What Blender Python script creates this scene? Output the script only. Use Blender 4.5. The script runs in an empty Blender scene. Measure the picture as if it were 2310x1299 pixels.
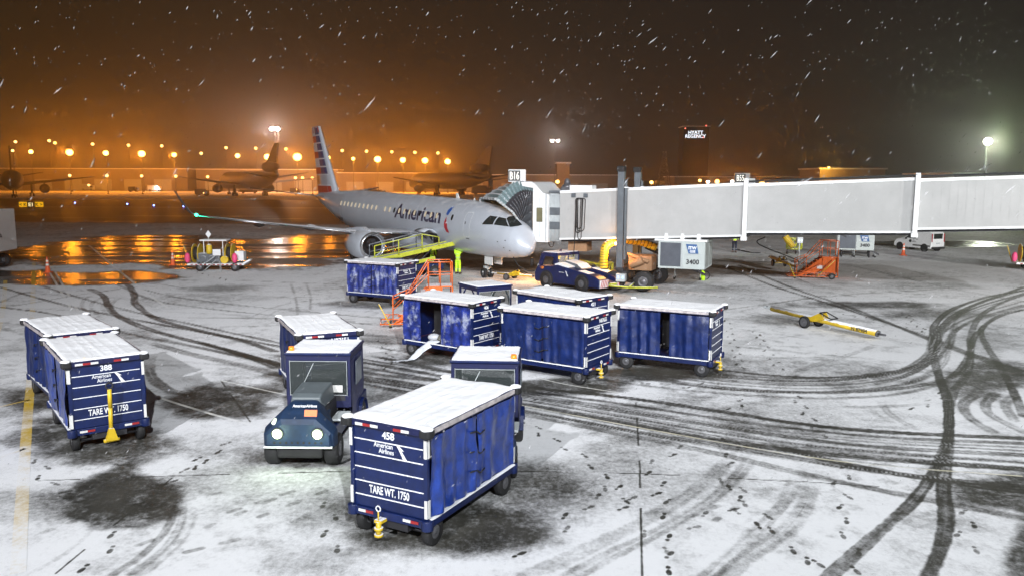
import bpy, bmesh, math, random
import numpy as np
from mathutils import Vector, Matrix, noise as mnoise
R = math.radians
HAZE = 0.0010
random.seed(7)
rng = np.random.default_rng(11)
S = bpy.context.scene
C = S.collection
# ---------------------------------------------------------------- camera
CAM_F, CAM_P, CAM_H, CAM_R = 1813.531, 0.1339695, 5.932, -0.00326
cd = bpy.data.cameras.new("camera"); cam = bpy.data.objects.new("camera", cd); C.objects.link(cam)
cd.sensor_width = 36.0; cd.lens = 36.0 * CAM_F / 2310.0
cd.clip_start = 0.1; cd.clip_end = 6000
cam.location = (0, 0, CAM_H)
cam.rotation_mode = 'QUATERNION'
cam.rotation_quaternion = (Matrix.Rotation(R(90) - CAM_P, 3, 'X') @ Matrix.Rotation(-CAM_R, 3, 'Z')).to_quaternion()
S.camera = cam
# ---------------------------------------------------------------- world: low cloud lit from below at night
W = bpy.data.worlds.new("World"); S.world = W; W.use_nodes = True
nt = W.node_tree; nt.nodes.clear()
def N(nt, t, **k):
    n = nt.nodes.new(t)
    for a, b in k.items():
        if a in n.inputs.keys(): n.inputs[a].default_value = b
        else: setattr(n, a, b)
    return n
wo = N(nt, 'ShaderNodeOutputWorld'); bg = N(nt, 'ShaderNodeBackground'); ad = N(nt, 'ShaderNodeAddShader')
sky = N(nt, 'ShaderNodeTexSky'); sky.sky_type = 'NISHITA'; sky.sun_disc = False
sky.sun_elevation = R(-8); sky.sun_rotation = R(200)
bg2 = N(nt, 'ShaderNodeBackground'); bg2.inputs[1].default_value = 0.05
nt.links.new(sky.outputs[0], bg2.inputs[0])
tc = N(nt, 'ShaderNodeTexCoord'); sx = N(nt, 'ShaderNodeSeparateXYZ'); nt.links.new(tc.outputs['Generated'], sx.inputs[0])
mr = N(nt, 'ShaderNodeMapRange'); mr.inputs[1].default_value = -0.6; mr.inputs[2].default_value = 0.45
nt.links.new(sx.outputs[0], mr.inputs[0])
cr = N(nt, 'ShaderNodeValToRGB')
cr.color_ramp.elements[0].color = (0.046, 0.027, 0.010, 1); cr.color_ramp.elements[1].color = (0.030, 0.024, 0.020, 1)
nt.links.new(mr.outputs[0], cr.inputs[0])
nz = N(nt, 'ShaderNodeTexNoise'); nz.inputs['Scale'].default_value = 5.0; nz.inputs['Detail'].default_value = 8.0
nt.links.new(tc.outputs['Generated'], nz.inputs[0])
mr2 = N(nt, 'ShaderNodeMapRange'); mr2.inputs[3].default_value = 0.75; mr2.inputs[4].default_value = 1.25
nt.links.new(nz.outputs[0], mr2.inputs[0])
mx = N(nt, 'ShaderNodeVectorMath', operation='SCALE'); nt.links.new(cr.outputs[0], mx.inputs[0]); nt.links.new(mr2.outputs[0], mx.inputs['Scale'])
nt.links.new(mx.outputs[0], bg.inputs[0]); bg.inputs[1].default_value = 0.55
nt.links.new(bg.outputs[0], ad.inputs[0]); nt.links.new(bg2.outputs[0], ad.inputs[1]); nt.links.new(ad.outputs[0], wo.inputs[0])
# ---------------------------------------------------------------- unseen terminal floodlights behind the camera, plus two added fill spots
def spot(name, loc, tgt, energy, cone, col=(1.0, 0.97, 0.93), rad=0.35, blend=1.0):
    l = bpy.data.lights.new(name, 'SPOT'); l.energy = energy; l.spot_size = R(cone); l.spot_blend = blend
    l.color = col; l.shadow_soft_size = rad
    o = bpy.data.objects.new(name, l); C.objects.link(o); o.location = loc
    o.rotation_mode = 'QUATERNION'; o.rotation_quaternion = (Vector(tgt) - Vector(loc)).to_track_quat('-Z', 'Y')
    return o
spot("unseen_floodlight", (-16, -24, 25), (-8, 58, 0), 108000, 72, (.95, 0.96, 1.0))
spot("unseen_floodlight", (8, -24, 25), (2, 58, 0), 122000, 72, (0.93, .97, 1.0))
spot("unseen_floodlight", (32, -20, 25), (22, 56, 0), 90000, 72, (.96, 0.98, 1.0))
spot("unseen_floodlight", (47, 13, 7.5), (23, 60, 0), 95000, 58, (1.0, .98, .95))  # added fill spot, set low to brighten the ground beneath the bridge
spot("unseen_floodlight", (0, -24, 25), (-7, 74, 0), 95000, 40, (.96, .96, 1.0))  # added narrow fill spot, brightens the airliner and the middle apron
S.view_settings.view_transform = 'Standard'; S.view_settings.look = 'None'
S.view_settings.exposure = 0.0; S.view_settings.gamma = 1.0
S.cycles.use_denoising = True
S.cycles.max_bounces = 6; S.cycles.diffuse_bounces = 2; S.cycles.glossy_bounces = 3; S.cycles.transmission_bounces = 4
S.cycles.volume_bounces = 0; S.cycles.transparent_max_bounces = 12; S.cycles.sample_clamp_indirect = 6
S.cycles.caustics_reflective = False; S.cycles.caustics_refractive = False
# ---------------------------------------------------------------- photo pixel -> world point
def ray(px, py):
    u = px - 1155; v = py - 649.5; c, s = math.cos(CAM_R), math.sin(CAM_R)
    xc = (u * c + v * s) / CAM_F; yc = -(-u * s + v * c) / CAM_F
    return np.array([xc, math.cos(CAM_P) + yc * math.sin(CAM_P), -math.sin(CAM_P) + yc * math.cos(CAM_P)])
def G(px, py, z=0.0):
    d = ray(px, py); t = (z - CAM_H) / d[2]; return (float(t * d[0]), float(t * d[1]), z)
def D(px, py, Y):
    d = ray(px, py); t = Y / d[1]; return (float(t * d[0]), Y, float(CAM_H + t * d[2]))
# ---------------------------------------------------------------- materials
def lnk(nt, a, b): nt.links.new(a, b)
def mat(name, col, rough=0.5, metal=0.0, var=0.15, scale=3.0, bump=0.0, bscale=30.0, emit=None, es=0.0, snow=0.0, alpha=1.0, trans=0.0, coat=0.0, frost=None):
    m = bpy.data.materials.new(name); m.use_nodes = True; t = m.node_tree; b = t.nodes['Principled BSDF']
    b.inputs['Roughness'].default_value = rough; b.inputs['Metallic'].default_value = metal
    tcn = N(t, 'ShaderNodeTexCoord'); nz = N(t, 'ShaderNodeTexNoise'); nz.inputs['Scale'].default_value = scale
    nz.inputs['Detail'].default_value = 7; nz.inputs['Roughness'].default_value = 0.65
    lnk(t, tcn.outputs['Object'], nz.inputs['Vector'])
    mx = N(t, 'ShaderNodeMix', data_type='RGBA')
    c1 = tuple(max(0, c * (1 - var)) for c in col); c2 = tuple(min(1, c * (1 + var)) for c in col)
    mx.inputs[6].default_value = (*c1, 1); mx.inputs[7].default_value = (*c2, 1)
    mr = N(t, 'ShaderNodeMapRange'); mr.inputs[1].default_value = .3; mr.inputs[2].default_value = .7
    lnk(t, nz.outputs[0], mr.inputs[0]); lnk(t, mr.outputs[0], mx.inputs[0])
    out = mx.outputs[2]
    if snow > 0:   # snow caught on upward faces and in streaks
        ge = N(t, 'ShaderNodeNewGeometry'); sz = N(t, 'ShaderNodeSeparateXYZ'); lnk(t, ge.outputs['Normal'], sz.inputs[0])
        n2 = N(t, 'ShaderNodeTexNoise'); n2.inputs['Scale'].default_value = scale * 3; n2.inputs['Detail'].default_value = 8
        lnk(t, tcn.outputs['Object'], n2.inputs['Vector'])
        ma = N(t, 'ShaderNodeMath', operation='MULTIPLY_ADD'); ma.inputs[1].default_value = 0.9; ma.inputs[2].default_value = snow - 1.0
        lnk(t, n2.outputs[0], ma.inputs[0])
        a2 = N(t, 'ShaderNodeMath', operation='ADD'); lnk(t, sz.outputs[2], a2.inputs[0]); lnk(t, ma.outputs[0], a2.inputs[1])
        m3 = N(t, 'ShaderNodeMapRange'); m3.inputs[1].default_value = .3; m3.inputs[2].default_value = .55; lnk(t, a2.outputs[0], m3.inputs[0])
        mw = N(t, 'ShaderNodeMix', data_type='RGBA'); mw.inputs[7].default_value = (.74, .75, .78, 1)
        lnk(t, m3.outputs[0], mw.inputs[0]); lnk(t, out, mw.inputs[6]); out = mw.outputs[2]
        mrr = N(t, 'ShaderNodeMapRange'); mrr.inputs[3].default_value = rough; mrr.inputs[4].default_value = .85
        lnk(t, m3.outputs[0], mrr.inputs[0]); lnk(t, mrr.outputs[0], b.inputs['Roughness'])
    if frost:   # rime and stuck snow in patches and specks
        for sc_, th, am in frost:
            n4 = N(t, 'ShaderNodeTexNoise'); n4.inputs['Scale'].default_value = sc_; n4.inputs['Detail'].default_value = 6; n4.inputs['Roughness'].default_value = .7
            lnk(t, tcn.outputs['Object'], n4.inputs['Vector'])
            m4 = N(t, 'ShaderNodeMapRange'); m4.inputs[1].default_value = th; m4.inputs[2].default_value = th + .12; m4.inputs[4].default_value = am; lnk(t, n4.outputs[0], m4.inputs[0])
            mf = N(t, 'ShaderNodeMix', data_type='RGBA'); mf.inputs[7].default_value = (.50, .54, .62, 1); lnk(t, m4.outputs[0], mf.inputs[0]); lnk(t, out, mf.inputs[6]); out = mf.outputs[2]
    lnk(t, out, b.inputs['Base Color'])
    if bump > 0:
        n3 = N(t, 'ShaderNodeTexNoise'); n3.inputs['Scale'].default_value = bscale; n3.inputs['Detail'].default_value = 5
        lnk(t, tcn.outputs['Object'], n3.inputs['Vector'])
        bp = N(t, 'ShaderNodeBump'); bp.inputs['Strength'].default_value = bump; bp.inputs['Distance'].default_value = .02
        lnk(t, n3.outputs[0], bp.inputs['Height']); lnk(t, bp.outputs[0], b.inputs['Normal'])
    if emit: b.inputs['Emission Color'].default_value = (*emit, 1); b.inputs['Emission Strength'].default_value = es
    if coat: b.inputs['Coat Weight'].default_value = coat
    if trans: b.inputs['Transmission Weight'].default_value = trans
    if alpha < 1: b.inputs['Alpha'].default_value = alpha
    return m
def emi(name, col, s):
    m = bpy.data.materials.new(name); m.use_nodes = True; t = m.node_tree; t.nodes.clear()
    o = N(t, 'ShaderNodeOutputMaterial'); e = N(t, 'ShaderNodeEmission'); e.inputs[0].default_value = (*col, 1); e.inputs[1].default_value = s
    lnk(t, e.outputs[0], o.inputs[0]); return m
M = {}
M['blue'] = mat('blue_paint', (.003, .011, .066), .42, var=.35, bump=.05)
M['trimr'] = mat('snowy_reflective_trim', (.42, .38, .38), .6, var=.5, scale=5)
M['bluesnow'] = mat('blue_paint_snowy', (.006, .010, .08), .45, var=.25, snow=.72)
M['tarp'] = mat('blue_tarpaulin', (.003, .028, .20), .28, var=.6, scale=3.5, bump=1.0, bscale=5, coat=.4, frost=[(2.2, .68, .25), (16, .68, .4)])
M['tarpd'] = mat('dark_blue_tarpaulin', (.003, .014, .085), .45, var=.5, scale=3, bump=.6, bscale=7, frost=[(22, .67, .35)])
M['tarpfrost'] = mat('frosted_blue_tarpaulin', (.010, .022, .15), .4, var=.8, scale=5, bump=.7, bscale=7, frost=[(1.8, .52, .55), (16, .62, .5)])
M['navy'] = mat('dark_blue_panel', (.005, .008, .05), .5, var=.3, scale=2)
M['snow'] = mat('snow_cover', (.84, .85, .87), .8, var=.04, scale=6, bump=.25, bscale=60)
M['black'] = mat('black_rubber', (.012, .012, .013), .75, var=.3, bump=.2, bscale=60)
M['dark'] = mat('dark_steel', (.03, .03, .035), .55, .3, var=.3)
M['grey'] = mat('grey_painted_steel', (.11, .125, .14), .5, .2, var=.2, snow=.3)
M['lgrey'] = mat('light_grey_paint', (.42, .45, .46), .5, var=.1)
M['rim'] = mat('grey_wheel_rim', (.13, .13, .14), .4, .4, var=.3)
M['white'] = mat('white_paint', (.72, .73, .73), .45, var=.06)
M['bridge'] = mat('bridge_panel_paint', (.37, .37, .365), .55, var=.08, scale=1.0, bump=.05, bscale=20)
M['refl'] = mat('reflective_strip', (.62, .62, .60), .35, var=.1)
M['redrefl'] = mat('red_reflector', (.30, .02, .02), .35, var=.2)
M['letter'] = mat('white_lettering', (.72, .73, .74), .5, var=.05)
M['ysnow'] = mat('snowy_yellow_paint', (.62, .42, .02), .5, var=.25, snow=.62, scale=2)
M['yellow'] = mat('yellow_paint', (.62, .42, .02), .45, var=.2, snow=.25)
M['ygreen'] = mat('yellow_green_paint', (.45, .47, .03), .5, var=.2, snow=.2)
M['orange'] = mat('orange_paint', (.66, .12, .012), .45, var=.2, snow=.15)
M['amber'] = mat('amber_beacon_glass', (.75, .22, .02), .25, emit=(1, .3, .03), es=.35)
M['glass'] = mat('dark_window_glass', (.02, .025, .025), .08, var=.2)
M['clear'] = mat('cab_window_glass', (.5, .55, .55), .05, alpha=.22)
M['plane'] = mat('aircraft_grey_paint', (.52, .56, .62), .3, .15, var=.05, scale=.7, snow=.02, coat=.3)
M['planew'] = mat('aircraft_wing_grey', (.30, .32, .35), .35, .4, var=.1, snow=.35)
M['bare'] = mat('bare_metal_lip', (.55, .56, .58), .25, .9, var=.1)
M['cabin'] = emi('lit_cabin_window', (1, .86, .62), .55)
M['skin'] = mat('skin', (.45, .27, .19), .6)
M['hivis'] = mat('hi_vis_fabric', (.58, .98, .03), .6, var=.1, emit=(.4, 1, .02), es=.04)  # faint emission added, so the fabric glows slightly without being a lamp
M['navycloth'] = mat('navy_cloth', (.015, .02, .04), .8)
M['pink'] = mat('pink_bag', (.75, .07, .20), .6)
M['cone'] = mat('orange_cone_plastic', (.75, .12, .03), .5)
M['wood'] = mat('brown_cardboard', (.30, .17, .09), .8)
M['lampw'] = emi('white_lamp', (.92, 1, .80), 14)
M['head'] = emi('headlamp', (.80, 1, .62), 9)
M['lampo'] = emi('sodium_lamp', (1, .66, .16), 9)
M['lampo2'] = emi('small_sodium_lamp', (1, .55, .16), 6)
M['lampk'] = emi('cool_white_lamp', (1, .92, .82), 40)
M['signlit'] = emi('lit_sign_face', (1, .98, .90), 1.3)
M['green'] = emi('green_navigation_light', (.02, 1, .45), 30)
M['blueled'] = emi('blue_edge_light', (.15, .25, 1), 12)
M['orangel'] = emi('warm_service_light', (1, .42, .10), 25)
# ---------------------------------------------------------------- mesh helper
class MB:
    def __init__(s): s.v = []; s.f = []; s.m = []; s.s = []
    def add(s, vs, fs, mi=0, sm=False):
        o = len(s.v); s.v += [tuple(map(float, v)) for v in vs]
        for f in fs: s.f.append(tuple(i + o for i in f)); s.m.append(mi); s.s.append(sm)
        return s
    def box(s, c, d, mi=0, rz=0, rx=0, ry=0, taper=1.0):
        x, y, z = d[0] / 2, d[1] / 2, d[2] / 2
        vs = [Vector((a * x * (taper if e > 0 else 1), b * y * (taper if e > 0 else 1), e * z)) for e in (-1, 1) for b in (-1, 1) for a in (-1, 1)]
        if rz or rx or ry:
            m = Matrix.Rotation(rz, 3, 'Z') @ Matrix.Rotation(ry, 3, 'Y') @ Matrix.Rotation(rx, 3, 'X'); vs = [m @ v for v in vs]
        return s.add([(v[0] + c[0], v[1] + c[1], v[2] + c[2]) for v in vs], [(0, 2, 3, 1), (4, 5, 7, 6), (0, 1, 5, 4), (2, 6, 7, 3), (0, 4, 6, 2), (1, 3, 7, 5)], mi)
    def cyl(s, p, q, r, r2=None, n=14, mi=0, cap=True, sm=True):
        r2 = r if r2 is None else r2; p, q = Vector(p), Vector(q); d = (q - p).normalized()
        u = d.orthogonal().normalized(); w = d.cross(u)
        vs = [];
        for k in range(n):
            a = 2 * math.pi * k / n; e = u * math.cos(a) + w * math.sin(a); vs += [p + e * r, q + e * r2]
        fs = [(2 * k, 2 * ((k + 1) % n), 2 * ((k + 1) % n) + 1, 2 * k + 1) for k in range(n)]
        s.add(vs, fs, mi, sm)
        if cap: s.add([vs[2 * k] for k in range(n)], [tuple(range(n - 1, -1, -1))], mi); s.add([vs[2 * k + 1] for k in range(n)], [tuple(range(n))], mi)
        return s
    def tube(s, pts, r, n=8, mi=0):
        for a, b in zip(pts[:-1], pts[1:]): s.cyl(a, b, r, n=n, mi=mi)
        return s
    def loft(s, rings, mi=0, cap=True, closed=True, sm=True):
        n = len(rings[0]); vs = [v for r in rings for v in r]; fs = []
        for i in range(len(rings) - 1):
            for k in range(n if closed else n - 1):
                a = i * n + k; b = i * n + (k + 1) % n; fs.append((a, b, b + n, a + n))
        s.add(vs, fs, mi, sm)
        if cap: s.add(rings[0], [tuple(range(n - 1, -1, -1))], mi); s.add(rings[-1], [tuple(range(n))], mi)
        return s
    def prism(s, poly, y0, y1, mi=0, ax='y'):   # poly in (x,z) extruded along y (or (x,y) along z, or (y,z) along x)
        def P(a, b, t): return (a, t, b) if ax == 'y' else ((a, b, t) if ax == 'z' else (t, a, b))
        n = len(poly); vs = [P(a, b, y0) for a, b in poly] + [P(a, b, y1) for a, b in poly]
        fs = [tuple(range(n)), tuple(range(2 * n - 1, n - 1, -1))] + [(k, k + n, (k + 1) % n + n, (k + 1) % n) for k in range(n)]
        return s.add(vs, fs, mi)
    def lathe(s, prof, o, axis, n=24, mi=0):
        axis = Vector(axis).normalized(); u = axis.orthogonal().normalized(); w = axis.cross(u); o = Vector(o)
        rings = [[o + axis * h + (u * math.cos(2 * math.pi * k / n) + w * math.sin(2 * math.pi * k / n)) * r for k in range(n)] for h, r in prof]
        return s.loft(rings, mi, cap=False)
    def sph(s, c, r, n=12, mi=0, sq=(1, 1, 1)):
        rings = []
        for i in range(n // 2 + 1):
            t = math.pi * i / (n // 2); rr = max(1e-4, math.sin(t))
            rings.append([(c[0] + r * sq[0] * rr * math.cos(2 * math.pi * k / n), c[1] + r * sq[1] * rr * math.sin(2 * math.pi * k / n), c[2] + r * sq[2] * math.cos(t)) for k in range(n)])
        return s.loft(rings, mi, cap=False)
    def mesh(s, name, mats):
        me = bpy.data.meshes.new(name); me.from_pydata(s.v, [], s.f)
        for m in (mats if isinstance(mats, (list, tuple)) else [mats]): me.materials.append(m)
        me.polygons.foreach_set('material_index', s.m); me.polygons.foreach_set('use_smooth', s.s)
        bm = bmesh.new(); bm.from_mesh(me); bmesh.ops.remove_doubles(bm, verts=bm.verts, dist=1e-5)
        bmesh.ops.recalc_face_normals(bm, faces=bm.faces); bm.to_mesh(me); bm.free()
        return me
    def build(s, name, mats, parent=None, bev=0, loc=None):
        return put(name, s.mesh(name, mats), parent, bev, loc)
def put(name, me, parent=None, bev=0, loc=None, rz=0):
    o = bpy.data.objects.new(name, me); C.objects.link(o); o.parent = parent
    if loc: o.location = loc
    if rz: o.rotation_euler = (0, 0, rz)
    if bev:
        b = o.modifiers.new('bevel', 'BEVEL'); b.width = bev; b.segments = 2; b.limit_method = 'ANGLE'; b.angle_limit = R(40)
    return o
def thing(name, label, cat, loc=(0, 0, 0), rz=0, group=None):
    o = bpy.data.objects.new(name, None); C.objects.link(o); o.location = loc; o.rotation_euler = (0, 0, rz)
    o.empty_display_size = .3; o['label'] = label; o['category'] = cat
    if group: o['group'] = group
    return o
def tag(o, label, cat, group=None):
    o['label'] = label; o['category'] = cat
    if group: o['group'] = group
    return o
def copy_tree(o, parent=None):
    c = o.copy(); C.objects.link(c)
    if parent: c.parent = parent
    for ch in list(o.children): copy_tree(ch, c)
    return c
def text_mesh(s, size, ext=.003, bold=0.0, align='LEFT', sp=1.0):
    cu = bpy.data.curves.new('t', 'FONT'); cu.body = s; cu.size = size; cu.extrude = ext; cu.offset = bold; cu.align_x = align
    cu.space_character = sp; cu.space_line = .8; cu.resolution_u = 4
    o = bpy.data.objects.new('t', cu); C.objects.link(o)
    dg = bpy.context.evaluated_depsgraph_get(); me = bpy.data.meshes.new_from_object(o.evaluated_get(dg))
    bpy.data.objects.remove(o); bpy.data.curves.remove(cu); return me
def text(name, s, size, m, parent, loc, rot, ext=.003, bold=0.0, align='CENTER', sx=1.0, shear=0):
    me = text_mesh(s, size, ext, bold, align); me.materials.clear(); me.materials.append(m); me.name = name
    if sx != 1 or shear: me.transform(Matrix(((sx, shear, 0, 0), (0, 1, 0, 0), (0, 0, 1, 0), (0, 0, 0, 1))))
    o = bpy.data.objects.new(name, me); C.objects.link(o); o.parent = parent; o.location = loc; o.rotation_euler = rot; return o
def join_text(name, items, m, parent):   # several lines of writing on one face as one lettering mesh
    bm = bmesh.new()
    for (s, size, mw, sx, bold) in items:
        me = text_mesh(s, size, .003, bold, 'CENTER'); me.transform(Matrix.Scale(sx, 4, (1, 0, 0))); me.transform(mw); bm.from_mesh(me); bpy.data.meshes.remove(me)
    me = bpy.data.meshes.new(name); bm.to_mesh(me); bm.free(); me.materials.clear(); me.materials.append(m)
    for p in me.polygons: p.material_index = 0
    return put(name, me, parent)
FR = Matrix.Rotation(R(90), 4, 'X')      # text standing up, facing -y
def wheel(parent, c, r, w, axis='y', name='wheel', hub=.5):
    ax = {'y': (0, 1, 0), 'x': (1, 0, 0)}[axis]; a = Vector(ax); cc = Vector(c)
    t = MB(); pr = [(-w / 2, r * hub), (-w / 2, r * .9), (-w * .38, r), (w * .38, r), (w / 2, r * .9), (w / 2, r * hub)]
    t.lathe(pr, cc, ax, 22); t.cyl(cc - a * w * .40, cc + a * w * .40, r * hub * 1.01, n=22)
    o = t.build(name, M['black'], parent)
    h = MB(); h.lathe([(-w * .47, .001), (-w * .47, r * hub * .35), (-w * .43, r * hub * .4), (-w * .43, r * hub * .8), (-w * .49, r * hub * .98), (w * .49, r * hub * .98), (w * .43, r * hub * .8), (w * .43, r * hub * .4), (w * .47, r * hub * .35), (w * .47, .001)], cc, ax, 18)
    h.build('rim', M['rim'], o); return o
def gate_sign(name, label, s, c, w, h, rz=0, parent=None):
    t = parent or thing(name, label, 'gate sign', c, rz); lc = (0, 0, 0) if not parent else c
    b = MB(); b.box((lc[0], lc[1], lc[2] + h / 2), (w, .35, h)); b.build('sign_box', M['white'], t, bev=.03)
    f = MB(); f.box((lc[0] - w * .14, lc[1] - .18, lc[2] + h / 2), (w * .68, .02, h * .84)); f.build('face', mat('dark_sign_face', (.02, .02, .02), .4), t)
    text('lettering', s, h * .86, emi('sign_letters', (1, .99, .92), 1.6), t, (lc[0] - w * .14, lc[1] - .205, lc[2] + h * .21), (R(90), 0, 0), .01, .012, sx=.60)
    return t
# ---------------------------------------------------------------- ground: one sheet, snow cover stored per vertex in world space
TR = [  # tyre tracks traced on the apron: (width m, strength, points)
 (.26,.95,[(2310,648),(2230,662),(2150,690),(2112,722),(2103,755),(2108,800),(2122,850),(2140,900),(2140,1000),(2130,1090),(2138,1160),(2125,1230),(2095,1299)]),
 (.24,.95,[(2140,900),(2143,970),(2118,1040),(2070,1115),(1985,1195),(1870,1299)]),
 (.26,.9,[(2310,640),(2220,672),(2160,700),(2122,735),(2112,780),(2080,815),(1990,838),(1880,846),(1740,842),(1560,822),(1400,795)]),
 (.22,.7,[(2112,740),(2100,790),(2060,822),(1960,845),(1840,853),(1700,850),(1520,832)]),
 (.22,.75,[(2108,760),(2105,800),(2050,838),(1950,858),(1800,864),(1640,856),(1460,836)]),
 (.25,.85,[(2310,655),(2250,680),(2210,708),(2192,745),(2188,790),(2160,835),(2080,862),(1960,876),(1800,880),(1620,872),(1440,850)]),
 (.2,.7,[(2185,800),(2140,848),(2040,880),(1900,892),(1740,890),(1560,878),(1380,858)]),
 (.24,.9,[(2310,690),(2255,705),(2215,735),(2225,770),(2255,815),(2290,880),(2310,930)]),
 (.24,.85,[(2215,735),(2195,760),(2185,830),(2150,880),(2140,960)]),
 (.3,.95,[(820,800),(1000,835),(1165,868),(1400,893),(1600,920),(1800,950),(2000,968),(2310,980)]),
 (.22,.85,[(820,815),(1000,848),(1165,878),(1400,908),(1600,937),(1800,962),(2000,980),(2310,992)]),
 (.26,.85,[(640,800),(820,830),(1000,860),(1165,890),(1400,925),(1600,955),(1800,983),(2000,1003),(2310,1018)]),
 (.26,.6,[(640,812),(820,842),(1000,872),(1165,897),(1400,935),(1600,965),(1780,995),(1950,1012),(2310,1034)]),
 (.32,.92,[(430,770),(640,826),(820,856),(1000,885),(1165,908),(1400,950),(1600,985),(1800,1012),(2000,1030),(2310,1050)]),
 (.26,.85,[(820,870),(1000,898),(1165,922),(1400,965),(1560,990),(1750,1020),(1900,1045),(2100,1072),(2310,1088)]),
 (.28,.75,[(1165,930),(1380,972),(1600,1015),(1800,1060),(1990,1100),(2150,1130),(2310,1160)]),
 (.3,.9,[(1700,985),(1860,1030),(2020,1060),(2160,1082),(2310,1100)]),
 (.34,.55,[(1660,1015),(1620,1060),(1560,1110),(1470,1165),(1330,1235),(1190,1299)]),
 (.3,.6,[(1700,1020),(1670,1065),(1600,1130),(1490,1195),(1380,1250),(1290,1299)]),
 (.3,.6,[(1800,1070),(1770,1130),(1700,1205),(1600,1299)]),
 (.34,.62,[(1840,1075),(1815,1140),(1770,1195),(1700,1245),(1640,1299)]),
 (.14,.7,[(395,1130),(392,1170),(370,1210),(320,1260),(262,1299)]),
 (.12,.6,[(415,1130),(415,1170),(395,1215),(350,1262),(300,1299)]),
 (.2,.5,[(428,1130),(432,1170),(415,1215),(370,1262),(325,1299)]),
 (.1,.5,[(222,1175),(200,1212),(150,1255),(90,1290)]),
 (.25,.85,[(0,655),(90,680),(180,702),(300,725),(450,752),(620,782),(800,815),(1000,850),(1200,880)]),
 (.25,.8,[(60,640),(160,672),(300,708),(430,735),(560,762),(700,790),(820,812),(1000,838),(1200,866)]),
 (.25,.8,[(0,700),(120,715),(300,760),(460,790),(620,825)]),
 (.35,.85,[(195,655),(232,672),(243,692),(262,715),(330,745),(420,770),(540,800),(620,830)]),
 (.35,.85,[(250,625),(290,650),(303,672),(306,690),(350,722),(430,745),(540,770),(620,795)]),
 (.4,.7,[(330,775),(420,800),(520,822),(640,850)]),
 (.3,.6,[(330,760),(450,788),(560,808),(640,826)]),
 (.2,.6,[(215,668),(190,682),(186,698),(198,712)]),(.2,.55,[(245,672),(212,686),(206,700),(220,714)]),
 (.2,.55,[(285,672),(258,685),(250,700),(262,712)]),(.2,.5,[(270,676),(240,688),(232,700),(240,712)]),
 (.2,.7,[(310,655),(400,675),(550,693),(720,708),(900,722)]),(.2,.7,[(250,640),(340,680),(470,700),(640,716),(800,728)]),
 (.2,.6,[(330,640),(500,636),(640,640),(780,645)]),
 (.35,.7,[(345,800),(336,830),(350,862),(385,885),(430,893)]),
 (.2,.6,[(400,722),(520,720),(700,722),(850,735)]),(.2,.5,[(440,742),(600,738),(740,735)]),
 (.25,.7,[(820,780),(900,792),(1000,800)]),(.3,.75,[(815,850),(900,862),(1000,880)]),(.2,.55,[(815,830),(950,850),(1020,862)]),(.2,.5,[(815,812),(920,825),(1020,840)]),
 (.2,.6,[(80,660),(40,672),(0,690)]),(.22,.6,[(330,650),(200,668),(60,692),(0,700)]),(.22,.5,[(0,745),(40,757),(70,765)]),(.22,.5,[(0,735),(60,740)]),
 (.28,.8,[(1660,592),(1720,618),(1800,650),(1900,682),(2000,720),(2110,765),(2240,812),(2310,838)]),
 (.28,.8,[(1640,600),(1740,640),(1830,668),(1940,702),(2060,742),(2180,785),(2310,830)]),
 (.2,.55,[(1380,690),(1500,700),(1640,694),(1800,672),(1960,656),(2100,648)]),
 (.2,.5,[(1640,706),(1750,680),(1860,662)]),(.18,.5,[(1640,770),(1720,775),(1820,778)]),(.18,.5,[(1640,800),(1760,802),(1900,800)]),(.18,.5,[(1640,735),(1720,745),(1830,760)]),
 (.18,.5,[(1700,600),(1760,612),(1840,640)]),(.5,.45,[(1900,590),(2000,612),(2150,645),(2310,672)]),
 (.3,.45,[(1985,770),(1900,800),(1820,825),(1780,850)]),(.2,.5,[(1830,910),(1960,912),(2090,905)]),
 (.2,.5,[(1990,890),(1995,910),(2020,935),(2070,960)]),(.16,.4,[(1960,905),(1975,925),(2010,945)]),
 (.3,.7,[(2200,885),(2175,905),(2190,935),(2240,965)]),(.3,.7,[(2245,880),(2225,905),(2240,930),(2310,965)]),(.3,.6,[(2290,885),(2270,905),(2290,940)]),
 (.3,.5,[(1180,720),(1160,700)]),(.15,.4,[(600,720),(640,700),(760,690)]),(.15,.4,[(540,730),(640,690),(760,672)]),
 (.12,.5,[(655,640),(668,680),(672,720)]),(.12,.5,[(690,640),(700,670),(700,700)]),
 (.2,.55,[(0,620),(120,625),(300,640),(420,655)]),(.2,.5,[(1400,640),(1500,655),(1640,668)]),(.2,.5,[(1640,640),(1480,632),(1400,660)]),
]
_r = random.Random(21)
for _k in range(9):   # thin parallel passes beside the main band
    _o = _r.uniform(-22, 26); TR.append((_r.uniform(.08, .16), _r.uniform(.45, .8), [(700, 832 + _o * .6), (1165, 898 + _o), (1400, 935 + _o * 1.2), (1700, 982 + _o * 1.4), (2000, 1012 + _o * 1.8), (2310, 1032 + _o * 2.2)]))
for _k in range(10):
    _o = _r.uniform(-14, 34); _p = _r.uniform(-18, 40); TR.append((_r.uniform(.08, .18), _r.uniform(.4, .75), [(2310, 650 + _o), (2215, 678 + _o), (2155 + _p * .3, 705 + _o), (2118 + _p, 745 + _o), (2105 + _p, 785 + _o), (2050 + _p, 822 + _o), (1950, 843 + _o), (1800, 852 + _o * .9), (1600, 842 + _o * .8), (1420, 822 + _o * .6)]))
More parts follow.
